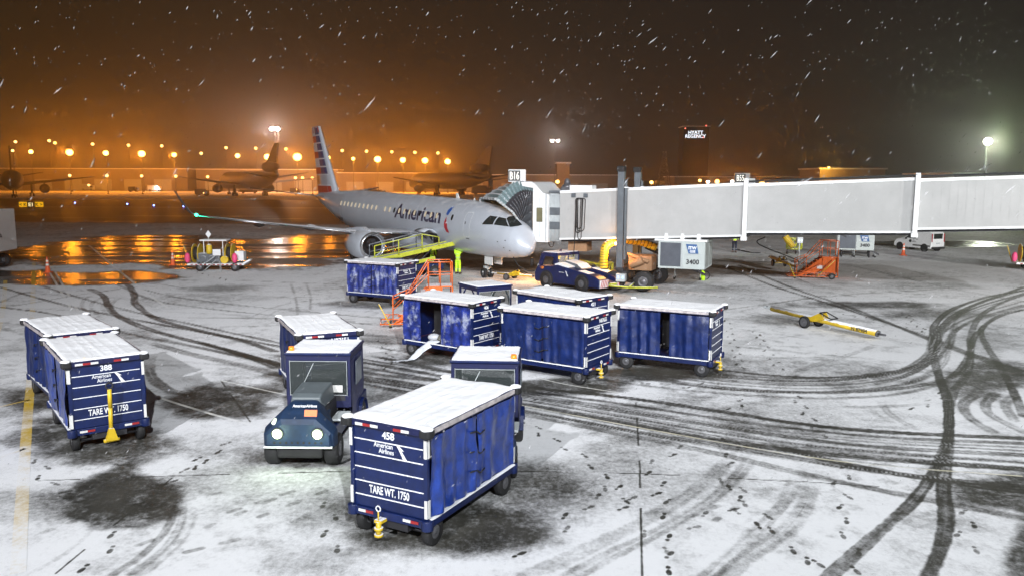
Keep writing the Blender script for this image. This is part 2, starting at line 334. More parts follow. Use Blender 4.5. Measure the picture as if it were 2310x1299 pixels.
for _k in range(34):   # faint old tracks, partly snowed over
    _y = _r.uniform(640, 880); _x = _r.uniform(-100, 1100); _l = _r.uniform(300, 900); _s = _r.uniform(-.02, .14)
    TR.append((_r.uniform(.18, .3), _r.uniform(.22, .5), [(_x, _y), (_x + _l * .5, _y + _l * _s * .5 + _r.uniform(-12, 12)), (_x + _l, _y + _l * _s)]))
for _k in range(16):
    _y = _r.uniform(640, 1000); _x = _r.uniform(1300, 2000); _l = _r.uniform(250, 700); _s = _r.uniform(-.12, .12)
    TR.append((_r.uniform(.18, .3), _r.uniform(.15, .35), [(_x, _y), (_x + _l * .5, _y + _l * _s * .5 + _r.uniform(-12, 12)), (_x + _l, _y + _l * _s)]))
STEPS = [  # footprint trails
 [(1190,950),(1235,985),(1290,1012),(1345,1050),(1372,1090),(1425,1155)],[(1165,1245),(1265,1195),(1300,1150),(1362,1120),(1405,1078)],
 [(1455,1062),(1502,1025),(1560,1000)],[(1790,880),(1826,935),(1858,985)],[(1918,1050),(1890,1095),(1916,1130),(1895,1175),(1930,1215),(1922,1260),(1975,1299)],
 [(1805,1235),(1850,1280)],[(1500,1245),(1540,1192),(1590,1165),(1650,1140)],[(745,1140),(748,1190),(752,1235),(742,1275)],[(92,1045),(103,1085),(118,1105)],
 [(1640,720),(1650,760),(1668,810),(1672,830)],[(1705,745),(1735,790),(1765,835)],[(1640,1080),(1680,1110),(1700,1140),(1745,1180),(1775,1210)],
 [(1640,1040),(1660,1010),(1640,980)],[(270,1210),(235,1250),(205,1290)],[(380,1090),(440,1060),(470,1030)],[(1460,860),(1540,870),(1600,862),(1680,855)],
 [(1470,1200),(1500,1250),(1540,1299)],[(1700,1180),(1660,1130),(1660,1080)],[(1840,1260),(1860,1290)],[(2190,1150),(2180,1200),(2195,1250)],
 [(1870,700),(1960,712),(2050,735)],[(2040,700),(2120,770)],[(860,770),(880,800),(875,840)],[(1680,900),(1640,930)],[(390,600),(520,640)],[(520,1005),(470,1030),(430,1060)],
 [(1200,900),(1250,880),(1330,890)],[(2130,880),(2100,900),(2060,920)],[(1400,1140),(1450,1120),(1530,1080)],[(1520,1130),(1480,1165)],
]
SMEAR = [[(400,1255),(560,1215)],[(300,1240),(420,1195)],[(440,1205),(640,1120)],[(500,1165),(680,1105)],[(560,1180),(760,1100)],[(640,1190),(780,1130)],[(390,1140),(520,1110)],[(80,1215),(200,1170)],[(60,1130),(180,1110)],[(650,1060),(760,1040)],[(1540,1170),(1640,1130)],[(1600,1180),(1680,1130)]]
BLOB = [  # bare or thin patches and one painted towbar shade: px centre, px radii, strength, softness
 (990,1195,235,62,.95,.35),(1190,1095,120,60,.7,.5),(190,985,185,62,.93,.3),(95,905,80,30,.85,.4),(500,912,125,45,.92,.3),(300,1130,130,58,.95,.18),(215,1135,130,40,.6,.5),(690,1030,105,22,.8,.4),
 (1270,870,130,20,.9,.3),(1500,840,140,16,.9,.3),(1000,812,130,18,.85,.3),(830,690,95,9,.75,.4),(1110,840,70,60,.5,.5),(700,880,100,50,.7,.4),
 (1790,716,110,12,.55,.5),(2225,850,110,42,.9,.35),(2290,1100,150,42,.85,.35),(2330,1235,70,95,.85,.3),(1960,682,190,9,.8,.4),(2120,700,120,10,.5,.5),(1470,650,220,12,.5,.6),(1270,660,130,10,.6,.5),  # first entry: shade below the towbar, put in as darker thin snow
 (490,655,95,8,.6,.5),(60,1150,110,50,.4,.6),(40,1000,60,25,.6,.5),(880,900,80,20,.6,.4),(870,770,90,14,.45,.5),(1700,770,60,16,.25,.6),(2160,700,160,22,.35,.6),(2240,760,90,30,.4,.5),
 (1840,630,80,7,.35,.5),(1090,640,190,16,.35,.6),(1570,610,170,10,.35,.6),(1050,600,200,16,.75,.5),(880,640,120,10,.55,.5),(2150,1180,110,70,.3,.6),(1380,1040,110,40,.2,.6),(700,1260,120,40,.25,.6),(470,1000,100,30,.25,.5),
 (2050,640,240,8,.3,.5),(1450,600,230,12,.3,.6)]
WETB = [(420,572,430,36),(130,628,250,18),(720,560,200,34),(2130,545,180,8)]
PATCH = [(195,613,95,9),(40,612,60,6),(300,608,60,8)]   # islands of snow in the wet area
JOINT = [[(90,1090),(430,1076),(800,1064),(1180,1062),(1447,1065),(1890,1085),(2310,1112)],[(1446,1065),(1453,1299)],[(130,1299),(260,1190),(390,1083)],[(500,862),(572,962)],[(1447,1065),(1440,960),(1436,905)]]
def seg(X, Y, a, b):
    ax, ay = a; bx, by = b; dx, dy = bx - ax, by - ay; L = dx * dx + dy * dy + 1e-9
    t = np.clip(((X - ax) * dx + (Y - ay) * dy) / L, 0, 1)
    return np.hypot(X - ax - t * dx, Y - ay - t * dy), t * math.sqrt(L)
def smooth(pts, k=6):   # Catmull-Rom in world space
    P = [np.array(p) for p in pts]; P = [2 * P[0] - P[1]] + P + [2 * P[-1] - P[-2]]; out = []
    for i in range(1, len(P) - 2):
        for j in range(k):
            t = j / k; a, b, c, d = P[i - 1:i + 3]
            out.append(tuple(.5 * (2 * b + (c - a) * t + (2 * a - 5 * b + 4 * c - d) * t * t + (3 * b - a - 3 * c + d) * t ** 3)))
    return out + [tuple(P[-2])]
def vnoise(X, Y, s, seed=0):
    g = np.random.default_rng(seed).random((128, 128)); x, y = X / s, Y / s; i, j = np.floor(x).astype(int), np.floor(y).astype(int)
    u, v = x - i, y - j; u = u * u * (3 - 2 * u); v = v * v * (3 - 2 * v); i0, i1, j0, j1 = i % 128, (i + 1) % 128, j % 128, (j + 1) % 128
    return (g[i0, j0] * (1 - u) + g[i1, j0] * u) * (1 - v) + (g[i0, j1] * (1 - u) + g[i1, j1] * u) * v
def fbm(X, Y, s, seed=0, o=4): return sum(vnoise(X, Y, s / 2 ** k, seed + k) * .5 ** k for k in range(o)) / sum(.5 ** k for k in range(o))
def sstep(a, b, x): t = np.clip((x - a) / (b - a), 0, 1); return t * t * (3 - 2 * t)
def ell(px, py, rx, ry, X, Y, nz):
    c = G(px, py); e = G(px + rx, py); t = G(px, py - ry); b = G(px, py + ry); a = math.hypot(e[0] - c[0], e[1] - c[1])
    dy = Y - c[1]; h = np.where(dy > 0, abs(t[1] - c[1]), abs(c[1] - b[1])); th = math.atan2(c[0], c[1])
    dx = X - c[0] - dy * math.tan(th)
    return np.hypot(dx / a, dy / h) + (nz - .5) * 1.0 + (fbm(X, Y, .45, 91) - .5) * .25
def cover(X, Y):
    X = X.ravel(); Y = Y.ravel(); n1 = fbm(X, Y, 5.0, 1); n2 = fbm(X, Y, .9, 9); n3 = fbm(X + .15 * Y, Y * .25, 1.2, 21)
    dist = np.hypot(X, Y)
    sn = .90 - (.34 * sstep(.45, .75, n1) + .22 * sstep(.45, .8, n2)) * (1 - .6 * sstep(25, 50, dist))
    sn -= .14 * sstep(24, 60, dist) * n3
    wob = vnoise(X, Y, 1.1, 40) - .5
    for w, st, pts in TR:
        P = smooth([G(*p)[:2] for p in pts]); xs = [p[0] for p in P]; ys = [p[1] for p in P]
        m = np.where((X > min(xs) - 1) & (X < max(xs) + 1) & (Y > min(ys) - 1) & (Y < max(ys) + 1))[0]
        if not len(m): continue
        best = np.full(len(m), 9.0); arc = np.zeros(len(m)); L0 = 0
        for a, b in zip(P[:-1], P[1:]):
            d, t = seg(X[m], Y[m], a, b); k = d < best; best[k] = d[k]; arc[k] = (L0 + t)[k]; L0 += math.hypot(b[0] - a[0], b[1] - a[1])
        hw = w * .46 * (1 + .25 * wob[m] + .22 * (vnoise(X[m], Y[m], .16, 44) - .5)); soft = .035 + .25 * w * (1 - st)
        f = 1 - sstep(hw - soft * .5, hw + soft, best)
        end = np.minimum(sstep(0, 1.2, arc), 1)
        if pts[0][0] in (0, 2310, 1165, 60) or pts[0][0] > 2150: end = 1
        brk = (1 - (1 - st) * 1.1 * vnoise(X[m], Y[m], .5, 77)) * (1 - .38 * sstep(.50, .78, vnoise(best * 14 + w * 40, arc * .55, 1.0, 66)) * sstep(.0, .5, 1.3 - st)) * (1 - .22 * vnoise(X[m], Y[m], .12, 79))
        sn[m] *= 1 - f * st * end * brk
        if w <= .14 or (w == .26 and pts[0][1] == 648):
            tread = (np.sin(arc * 2 * math.pi / .09) > 0) * .35; sn[m] = np.maximum(sn[m], f * tread * (w <= .14))
        if w in (.26, .24): sn[m] = np.maximum(sn[m], f * .16 * (np.sin(best * 130) > .4))
    nb3 = fbm(X, Y, .35, 93); nb = fbm(X, Y, 1.6, 55); sn *= 1 - .25 * sstep(.45, .7, fbm(X, Y, .30, 57, 3)) * sstep(.4, .6, fbm(X, Y, 2.5, 58))
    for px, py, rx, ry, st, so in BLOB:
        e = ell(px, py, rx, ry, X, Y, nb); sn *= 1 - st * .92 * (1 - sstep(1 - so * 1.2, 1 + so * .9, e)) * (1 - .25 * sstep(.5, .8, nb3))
    def foot(x, y, a, st):
        m = np.where((abs(X - x) < .4) & (abs(Y - y) < .4))[0]
        if not len(m): return
        c, s = math.cos(a), math.sin(a); u = (X[m] - x) * c + (Y[m] - y) * s; v = -(X[m] - x) * s + (Y[m] - y) * c
        d = np.minimum(np.hypot((u - .06) / .095, v / .046), np.hypot((u + .105) / .05, v / .038)); sn[m] *= 1 - st * (1 - sstep(.85, 1.15, d))
    r = random.Random(3)
    for tr in STEPS:
        P = [G(*p)[:2] for p in tr]; acc = 0; k = 0
        for a, b in zip(P[:-1], P[1:]):
            L = math.hypot(b[0] - a[0], b[1] - a[1]); an = math.atan2(b[1] - a[1], b[0] - a[0])
            while acc < L:
                o = .1 if k % 2 else -.1; x = a[0] + (b[0] - a[0]) * acc / L - math.sin(an) * o; y = a[1] + (b[1] - a[1]) * acc / L + math.cos(an) * o
                foot(x, y, an + r.uniform(-.2, .2) + (.15 if k % 2 else -.15), r.uniform(.55, .95)); acc += r.uniform(.48, .68); k += 1
            acc -= L
    for a, b in SMEAR:
        A = G(*a)[:2]; B = G(*b)[:2]; L = math.hypot(B[0] - A[0], B[1] - A[1]); n = max(2, int(L / .55)); an = math.atan2(B[1] - A[1], B[0] - A[0])
        for k in range(n):
            t = (k + .5) / n; cx, cy = A[0] + (B[0] - A[0]) * t, A[1] + (B[1] - A[1]) * t; l = r.uniform(.06, .14)
            m = np.where((abs(X - cx) < .6) & (abs(Y - cy) < .6))[0]
            d, _ = seg(X[m], Y[m], (cx - l * math.cos(an), cy - l * math.sin(an)), (cx + l * math.cos(an), cy + l * math.sin(an)))
            sn[m] *= 1 - r.uniform(.25, .5) * (1 - sstep(.04, .09, d))
    for J in JOINT:
        P = [G(*p)[:2] for p in J]
        for a, b in zip(P[:-1], P[1:]):
            m = np.where((X > min(a[0], b[0]) - .1) & (X < max(a[0], b[0]) + .1) & (Y > min(a[1], b[1]) - .1) & (Y < max(a[1], b[1]) + .1))[0]
            if not len(m): continue
            d, t = seg(X[m], Y[m], a, b); sn[m] *= 1 - .85 * (1 - sstep(.008, .03, d)) * (vnoise(t, t * 0, .5, 5) > .3)
    # taxiway strips beyond the stand
    wet = np.zeros(len(X)); turf = np.zeros(len(X)); nb2 = fbm(X * .25, Y, 6.0, 61)
    for i, (px, py, rx, ry) in enumerate(WETB):
        e = ell(px, py, rx, ry, X, Y, .5 + (nb2 - .5) * .9); k = 1 - sstep(.88, 1.02, e); wet = np.maximum(wet, k)
    for px, py, rx, ry in PATCH:
        e = ell(px, py, rx, ry, X, Y, nb2); wet *= 1 - (1 - sstep(.7, 1.0, e))
    slush = sstep(.50, .62, fbm(X * .22, Y * 1.3, 1.6, 83)); sn *= 1 - .9 * wet; sn += .10 * wet * slush; wet *= 1 - .85 * slush
    Yn = Y + (nb2 - .5) * 10 + X * .03
    sn *= 1 - .25 * sstep(62, 82, Yn)
    tx = sstep(104, 108, Yn) * (1 - sstep(163, 168, Yn)); sn *= 1 - .85 * tx; wet = np.maximum(wet, tx * (.12 + .6 * sstep(.62, .75, fbm(X * .15, Y, 4.0, 71))))
    gr = sstep(163, 170, Yn) * (1 - sstep(222, 230, Yn)); sn *= 1 - .82 * gr; turf = gr
    far = sstep(222, 230, Yn); sn = sn * (1 - far) + far * (.55 + .4 * nb2); wet *= 1 - far
    return np.clip(sn, 0, 1), wet, turf
def ground():
    fh = 804 * CAM_H; ys = [8.3]
    while ys[-1] < 62: ys.append(ys[-1] + ys[-1] ** 2 / fh * .85)
    while ys[-1] < 300: ys.append(ys[-1] + ys[-1] ** 2 / fh * .6)
    while ys[-1] < 5000: ys.append(ys[-1] * 1.12)
    ys = [-120, -40, -15, -5, 0, 3, 5, 7] + ys
    u = np.linspace(-.74, .74, 1280); ys = np.array(ys); w = np.maximum(ys, 8.3)
    ex = np.array([3, 10, 30, 120, 600, 3000.])
    rows = np.concatenate([(-.74 * w)[:, None] - ex[::-1][None], w[:, None] * u[None], (.74 * w)[:, None] + ex[None]], 1)
    X = rows; Y = np.repeat(ys[:, None], rows.shape[1], 1); ny, nx = X.shape
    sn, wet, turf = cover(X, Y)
    co = np.zeros((ny * nx, 3), np.float32); co[:, 0] = X.ravel(); co[:, 1] = Y.ravel()
    me = bpy.data.meshes.new('apron'); me.vertices.add(ny * nx); me.vertices.foreach_set('co', co.ravel())
    i = np.arange((ny - 1) * nx).reshape(ny - 1, nx)[:, :-1].ravel(); q = np.stack([i, i + 1, i + nx + 1, i + nx], 1).astype(np.int32)
    me.loops.add(q.size); me.loops.foreach_set('vertex_index', q.ravel()); me.polygons.add(len(q))
    me.polygons.foreach_set('loop_start', np.arange(len(q), dtype=np.int32) * 4); me.update(calc_edges=True)
    for nme, a in (('snow', sn), ('wet', wet), ('turf', turf)):
        at = me.attributes.new(nme, 'FLOAT', 'POINT'); at.data.foreach_set('value', a.astype(np.float32))
    me.materials.append(ground_mat()); o = bpy.data.objects.new('apron', me); C.objects.link(o); o['kind'] = 'structure'
    print('ground verts', ny * nx)
def snowmix(t, b, under, under_rough, wetout=None):
    ge = N(t, 'ShaderNodeNewGeometry'); at = N(t, 'ShaderNodeAttribute'); at.attribute_name = 'snow'
    n = N(t, 'ShaderNodeTexNoise'); n.inputs['Scale'].default_value = 9; n.inputs['Detail'].default_value = 10; n.inputs['Roughness'].default_value = .8
    mp = N(t, 'ShaderNodeMapping'); mp.inputs['Scale'].default_value = (1, .8, 1); lnk(t, ge.outputs['Position'], mp.inputs[0]); lnk(t, mp.outputs[0], n.inputs['Vector'])
    n2 = N(t, 'ShaderNodeTexNoise'); n2.inputs['Scale'].default_value = 2.2; n2.inputs['Detail'].default_value = 6; lnk(t, ge.outputs['Position'], n2.inputs['Vector'])
    a = N(t, 'ShaderNodeMath', operation='MULTIPLY_ADD'); a.inputs[1].default_value = 1.25; lnk(t, n.outputs[0], a.inputs[0]); lnk(t, at.outputs['Fac'], a.inputs[2])
    a2 = N(t, 'ShaderNodeMath', operation='MULTIPLY_ADD'); a2.inputs[1].default_value = .3; lnk(t, n2.outputs[0], a2.inputs[0]); lnk(t, a.outputs[0], a2.inputs[2])
    m = N(t, 'ShaderNodeMapRange'); m.interpolation_type = 'SMOOTHSTEP'; m.inputs[1].default_value = .78; m.inputs[2].default_value = 1.70; lnk(t, a2.outputs[0], m.inputs[0])
    mul = N(t, 'ShaderNodeMath', operation='MULTIPLY'); lnk(t, m.outputs[0], mul.inputs[0])
    s0 = N(t, 'ShaderNodeMapRange'); s0.inputs[2].default_value = .12; lnk(t, at.outputs['Fac'], s0.inputs[0]); lnk(t, s0.outputs[0], mul.inputs[1])
    mx = N(t, 'ShaderNodeMix', data_type='RGBA'); mx.inputs[7].default_value = (.80, .81, .83, 1); lnk(t, mul.outputs[0], mx.inputs[0]); lnk(t, under, mx.inputs[6])
    lnk(t, mx.outputs[2], b.inputs['Base Color'])
    r = N(t, 'ShaderNodeMix', data_type='FLOAT'); r.inputs[3].default_value = .9; lnk(t, mul.outputs[0], r.inputs[0])
    if hasattr(under_rough, 'name'): lnk(t, under_rough, r.inputs[2])
    else: r.inputs[2].default_value = under_rough
    lnk(t, r.outputs[0], b.inputs['Roughness']); return mul.outputs[0], n.outputs[0], ge.outputs['Position']
def ground_mat():
    m = bpy.data.materials.new('snowy_concrete_apron'); m.use_nodes = True; t = m.node_tree; b = t.nodes['Principled BSDF']
    ge = N(t, 'ShaderNodeNewGeometry'); n = N(t, 'ShaderNodeTexNoise'); n.inputs['Scale'].default_value = 1.4; n.inputs['Detail'].default_value = 9; lnk(t, ge.outputs['Position'], n.inputs['Vector'])
    c = N(t, 'ShaderNodeValToRGB'); c.color_ramp.elements[0].position = .3; c.color_ramp.elements[1].position = .7
    c.color_ramp.elements[0].color = (.028, .027, .022, 1); c.color_ramp.elements[1].color = (.062, .060, .052, 1); lnk(t, n.outputs[0], c.inputs[0])
    tu = N(t, 'ShaderNodeAttribute'); tu.attribute_name = 'turf'; we = N(t, 'ShaderNodeAttribute'); we.attribute_name = 'wet'
    g = N(t, 'ShaderNodeMix', data_type='RGBA'); g.inputs[7].default_value = (.024, .019, .010, 1); lnk(t, tu.outputs['Fac'], g.inputs[0]); lnk(t, c.outputs[0], g.inputs[6])
    sp_ = N(t, 'ShaderNodeMapRange'); sp_.inputs[3].default_value = .12; sp_.inputs[4].default_value = .5; lnk(t, we.outputs['Fac'], sp_.inputs[0]); lnk(t, sp_.outputs[0], b.inputs['Specular IOR Level'])
    rr = N(t, 'ShaderNodeMapRange'); rr.inputs[3].default_value = .55; rr.inputs[4].default_value = .16; lnk(t, we.outputs['Fac'], rr.inputs[0])
    s, gn, pos = snowmix(t, b, g.outputs[2], rr.outputs[0])
    # ripples on the wet surface and grain in the snow
    mp = N(t, 'ShaderNodeMapping'); mp.inputs['Scale'].default_value = (.35, 2.2, 1); lnk(t, pos, mp.inputs[0])
    w = N(t, 'ShaderNodeTexNoise'); w.inputs['Scale'].default_value = 1.1; w.inputs['Detail'].default_value = 5; lnk(t, mp.outputs[0], w.inputs['Vector'])
    bw = N(t, 'ShaderNodeBump'); bw.inputs['Distance'].default_value = .05; lnk(t, we.outputs['Fac'], bw.inputs['Strength']); lnk(t, w.outputs[0], bw.inputs['Height'])
    bs = N(t, 'ShaderNodeBump'); bs.inputs['Distance'].default_value = .012; bs.inputs['Strength'].default_value = .5; lnk(t, gn, bs.inputs['Height'])
    lnk(t, bw.outputs[0], bs.inputs['Normal']); lnk(t, bs.outputs[0], b.inputs['Normal'])
    return m
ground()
def painted(name, pts, w, colr, k=8):
    P = smooth([G(*p)[:2] for p in pts], k) if len(pts) > 2 else [G(*p)[:2] for p in pts]
    Q = []
    for a, b in zip(P[:-1], P[1:]):
        n = max(1, int(math.hypot(b[0] - a[0], b[1] - a[1]) / .08)); Q += [(a[0] + (b[0] - a[0]) * i / n, a[1] + (b[1] - a[1]) * i / n) for i in range(n)]
    Q.append(P[-1]); vs = []
    for i, q in enumerate(Q):
        a = Q[max(0, i - 1)]; b = Q[min(len(Q) - 1, i + 1)]; dx, dy = b[0] - a[0], b[1] - a[1]; L = math.hypot(dx, dy)
        for s in (-1, -.33, .33, 1): vs.append((q[0] - dy / L * w / 2 * s, q[1] + dx / L * w / 2 * s, .004))
    fs = [(4 * i + j, 4 * i + j + 1, 4 * i + j + 5, 4 * i + j + 4) for i in range(len(Q) - 1) for j in range(3)]
    me = bpy.data.meshes.new(name); me.from_pydata(vs, [], fs); A = np.array(vs); sn, _, _ = cover(A[:, 0], A[:, 1])
    at = me.attributes.new('snow', 'FLOAT', 'POINT'); at.data.foreach_set('value', (sn * .93).astype(np.float32))
    m = bpy.data.materials.new(name); m.use_nodes = True; t = m.node_tree; b = t.nodes['Principled BSDF']
    n = N(t, 'ShaderNodeTexNoise'); n.inputs['Scale'].default_value = 9; n.inputs['Detail'].default_value = 8
    c = N(t, 'ShaderNodeValToRGB'); c.color_ramp.elements[0].position = .35; c.color_ramp.elements[0].color = tuple(v * .55 for v in colr) + (1,); c.color_ramp.elements[1].position = .55; c.color_ramp.elements[1].color = colr + (1,)
    lnk(t, n.outputs[0], c.inputs[0]); snowmix(t, b, c.outputs[0], .5); me.materials.append(m)
    o = put(name, me); o['kind'] = 'structure'; return o
YL = (.55, .36, .02); WL = (.62, .62, .58)
painted('yellow_painted_line', [(76,600),(74,700),(72,800),(70,870),(62,980),(55,1100),(45,1299)], .22, YL)
painted('yellow_painted_line', [(0,925),(70,908)], .1, YL)
painted('yellow_painted_line', [(0,1040),(60,1018)], .1, YL)
painted('yellow_painted_line', [(12,640),(8,700),(-10,780)], .2, YL)
painted('white_painted_line', [(290,880),(345,897),(470,935),(608,972)], .1, WL)
painted('white_painted_line', [(500,862),(700,905),(760,920)], .08, WL)
painted('white_painted_line', [(1160,835),(1260,862),(1400,884)], .07, WL)
painted('white_painted_line', [(1170,912),(1500,972),(1800,1022),(2000,1045),(2310,1066)], .07, (.6,.56,.4))
painted('white_painted_line', [(200,560),(260,610),(330,665),(380,700)], .15, WL)
painted('white_painted_line', [(105,610),(135,660),(165,710)], .12, WL)
painted('white_painted_line', [(118,610),(148,660),(178,710)], .12, WL)
# ---------------------------------------------------------------- regional airliner
NX, NY, NTH = 1.077, 44.693, -.998
jet = thing('regional_jet', 'grey twin engine airliner with a red, white and blue tail parked at the gate', 'airliner', (NX, NY, 0), NTH)
FP = np.array([  # station, centre z, half width, half height
 (0,2.12,.02,.02),(-.06,2.14,.22,.22),(-.25,2.2,.45,.42),(-.5,2.32,.68,.68),(-.9,2.48,.90,.92),(-1.4,2.57,1.06,1.08),(-2.1,2.67,1.20,1.25),(-3.0,2.79,1.34,1.42),(-4,2.88,1.43,1.54),(-5,2.94,1.48,1.61),(-6.5,2.985,1.505,1.665),
 (-14,3.16,1.505,1.675),(-23,3.33,1.505,1.675),(-25.5,3.44,1.43,1.57),(-28,3.65,1.2,1.28),(-30.5,3.93,.87,.94),(-32.5,4.15,.56,.62),(-34,4.33,.32,.36),(-34.8,4.42,.14,.18)])
def fus(a):
    xs = -FP[:, 0]; return [float(np.interp(-a, xs, FP[:, k])) for k in (1, 2, 3)]
def side(a, z, off=.0):   # half width of the skin at station a, height z
    c, w, h = fus(a); k = max(0.0, 1 - ((z - c) / (h + off)) ** 2); return (w + off) * math.sqrt(k)
NS = 48
st = sorted(set([float(-x) for x in np.concatenate([np.linspace(0, 7, 36), np.linspace(7.5, 23, 22), np.linspace(23.6, 34.8, 24)])] + [float(x) for x in FP[:, 0]]), reverse=True)
rings = []
for a in st:
    c, w, h = fus(a); rings.append([(a, w * math.cos(2 * math.pi * k / NS), c + h * math.sin(2 * math.pi * k / NS)) for k in range(NS)])
b = MB(); b.loft(rings); fo = b.build('fuselage', M['plane'], jet)
def skin_patch(name, polys, m, parent, off=.012, s=-1, cut=.06):   # polygons in (station, z) wrapped on the skin of one side
    bm = bmesh.new()
    for poly in polys:
        bm.faces.new([bm.verts.new((a, 0, z)) for a, z in poly])
    zs = [v.co.z for v in bm.verts]; xs = [v.co.x for v in bm.verts]
    for k in range(1, int((max(zs) - min(zs)) / cut) + 1):
        bmesh.ops.bisect_plane(bm, geom=bm.verts[:] + bm.edges[:] + bm.faces[:], plane_co=(0, 0, min(zs) + k * cut), plane_no=(0, 0, 1))
    for k in range(1, int((max(xs) - min(xs)) / .25) + 1):
        bmesh.ops.bisect_plane(bm, geom=bm.verts[:] + bm.edges[:] + bm.faces[:], plane_co=(min(xs) + k * .25, 0, 0), plane_no=(1, 0, 0))
    for v in bm.verts: v.co.y = s * side(v.co.x, v.co.z, off)
    me = bpy.data.meshes.new(name); bm.to_mesh(me); bm.free(); me.materials.append(m); return put(name, me, parent)
def rrect(a, z, w, h, r=.12, n=4):
    P = []
    for cx, cz, a0 in ((w / 2 - r, h / 2 - r, 0), (-w / 2 + r, h / 2 - r, 90), (-w / 2 + r, -h / 2 + r, 180), (w / 2 - r, -h / 2 + r, 270)):
        for k in range(n + 1): t = R(a0 + 90 * k / n); P.append((a + cx + r * math.cos(t), z + cz + r * math.sin(t)))
    return P
# cabin windows, doors, lettering
for k in range(22):
    a = -8.6 - k * .80
    if k in (11,): continue
    skin_patch('window', [rrect(a, 3.62 + .021 * (-a - 8), .26, .36, .12)], M['cabin'] if (k < 20 and k % 5 != 3) or k > 10 else M['glass'], jet, .03)
skin_patch('window', [rrect(-6.6, 3.60, .26, .36, .12)], M['glass'], jet, .02)
M['seam'] = mat('panel_seam', (.62, .65, .68), .4); M['seamd'] = mat('dark_seam', (.12, .13, .15), .5)
def outline(name, a, z, w, h, m, t=.04, r=.14):
    o = rrect(a, z, w, h, r); i = rrect(a, z, w - 2 * t, h - 2 * t, r); return skin_patch(name, [[o[k], o[(k + 1) % len(o)], i[(k + 1) % len(i)], i[k]] for k in range(len(o))], m, jet, .02)
d = outline('door', -4.75, 3.25, .74, 1.5, M['seam'], .06)
skin_patch('handle', [rrect(-4.9, 3.35, .10, .16, .03)], M['seamd'], d, .03)
outline('emergency_exit', -18.0, 3.3, .6, 1.0, M['seam'], .03)
outline('cargo_door', -25.6, 3.25, .9, 1.0, M['seamd'], .03)
skin_patch('hatch', [rrect(-4.7, 2.42, .34, .06, .02)], M['seamd'], jet, .02)
for a, z in ((-1.75, 2.42), (-1.15, 2.52), (-1.35, 2.1), (-1.0, 1.95)): skin_patch('probe', [rrect(a, z, .09, .05, .02)], M['dark'], jet, .03)
# cockpit windows
def cw(poly): return skin_patch('cockpit_window', [poly], M['glass'], jet, .012)
cw([(-3.25, 3.33), (-2.36, 3.36), (-2.42, 3.80), (-2.95, 3.84)])
cw([(-2.27, 3.36), (-1.22, 3.29), (-1.86, 3.72), (-2.33, 3.79)])
def cwf(poly): # windscreen pane wrapping to the front
    bm = bmesh.new(); bm.faces.new([bm.verts.new(p) for p in poly]); me = bpy.data.meshes.new('cockpit_window'); bm.to_mesh(me); bm.free(); me.materials.append(M['glass']); return put('cockpit_window', me, jet)
def sk(a, z, s=-1, off=.03): return (a + off, s * side(a, z, off), z)
def top(a, f, off=.03): c, w, h = fus(a); return (a + off, -w * math.sin(f) * 1.02, c + h * math.cos(f) * 1.02)
cwf([sk(-1.17, 3.27, off=.03), (-.84, -.32, 3.34), (-.84, -.06, 3.40), (-1.72, -.06, 3.86), (-1.78, -.35, 3.83), sk(-1.82, 3.72, off=.03)])
text_bm = text_mesh('American', 1.3, 0, .03, 'LEFT')
bm = bmesh.new(); bm.from_mesh(text_bm); bmesh.ops.dissolve_degenerate(bm, dist=1e-5, edges=bm.edges)
sx_ = 6.8 / (max(v.co.x for v in bm.verts) - min(v.co.x for v in bm.verts))
for k in range(1, 30): bmesh.ops.bisect_plane(bm, geom=bm.verts[:] + bm.edges[:] + bm.faces[:], plane_co=(0, -.3 + k * .07, 0), plane_no=(0, 1, 0))
bmesh.ops.remove_doubles(bm, verts=bm.verts, dist=.0005)
for v in bm.verts: a = -14.8 + v.co.x * sx_; z = 3.19 + .016 * (-a - 8) + v.co.y; v.co = Vector((a, -side(a, z, .02), z))
for f in bm.faces: f.material_index = 0
me = bpy.data.meshes.new('lettering'); bm.to_mesh(me); bm.free(); M['letternavy'] = mat('dark_blue_lettering', (.03, .03, .07), .4); me.materials.append(M['letternavy']); put('lettering', me, jet)
M['lred'] = mat('livery_red', (.42, .02, .03), .4, var=.1); M['lblue'] = mat('livery_blue', (.03, .10, .36), .4, var=.1)
skin_patch('emblem', [[(-7.45, 3.75), (-7.2, 3.7), (-7.05, 4.0), (-7.05, 4.25), (-7.3, 4.2), (-7.48, 4.0)]], M['lblue'], jet, .02)
skin_patch('emblem', [[(-7.30, 3.62), (-7.48, 3.3), (-7.46, 2.95), (-7.2, 2.68), (-6.85, 2.64), (-7.05, 2.95), (-7.1, 3.15), (-7.2, 3.28)]], M['lred'], jet, .02)
tm = text_mesh('N950UW', .42, 0, .01, 'LEFT');
for v in tm.vertices: a, z = -27.0 + v.co.x, 2.55 + v.co.y; v.co = Vector((a, -side(a, z, .02), z))
tm.materials.clear(); tm.materials.append(M['letternavy']); put('lettering', tm, jet)
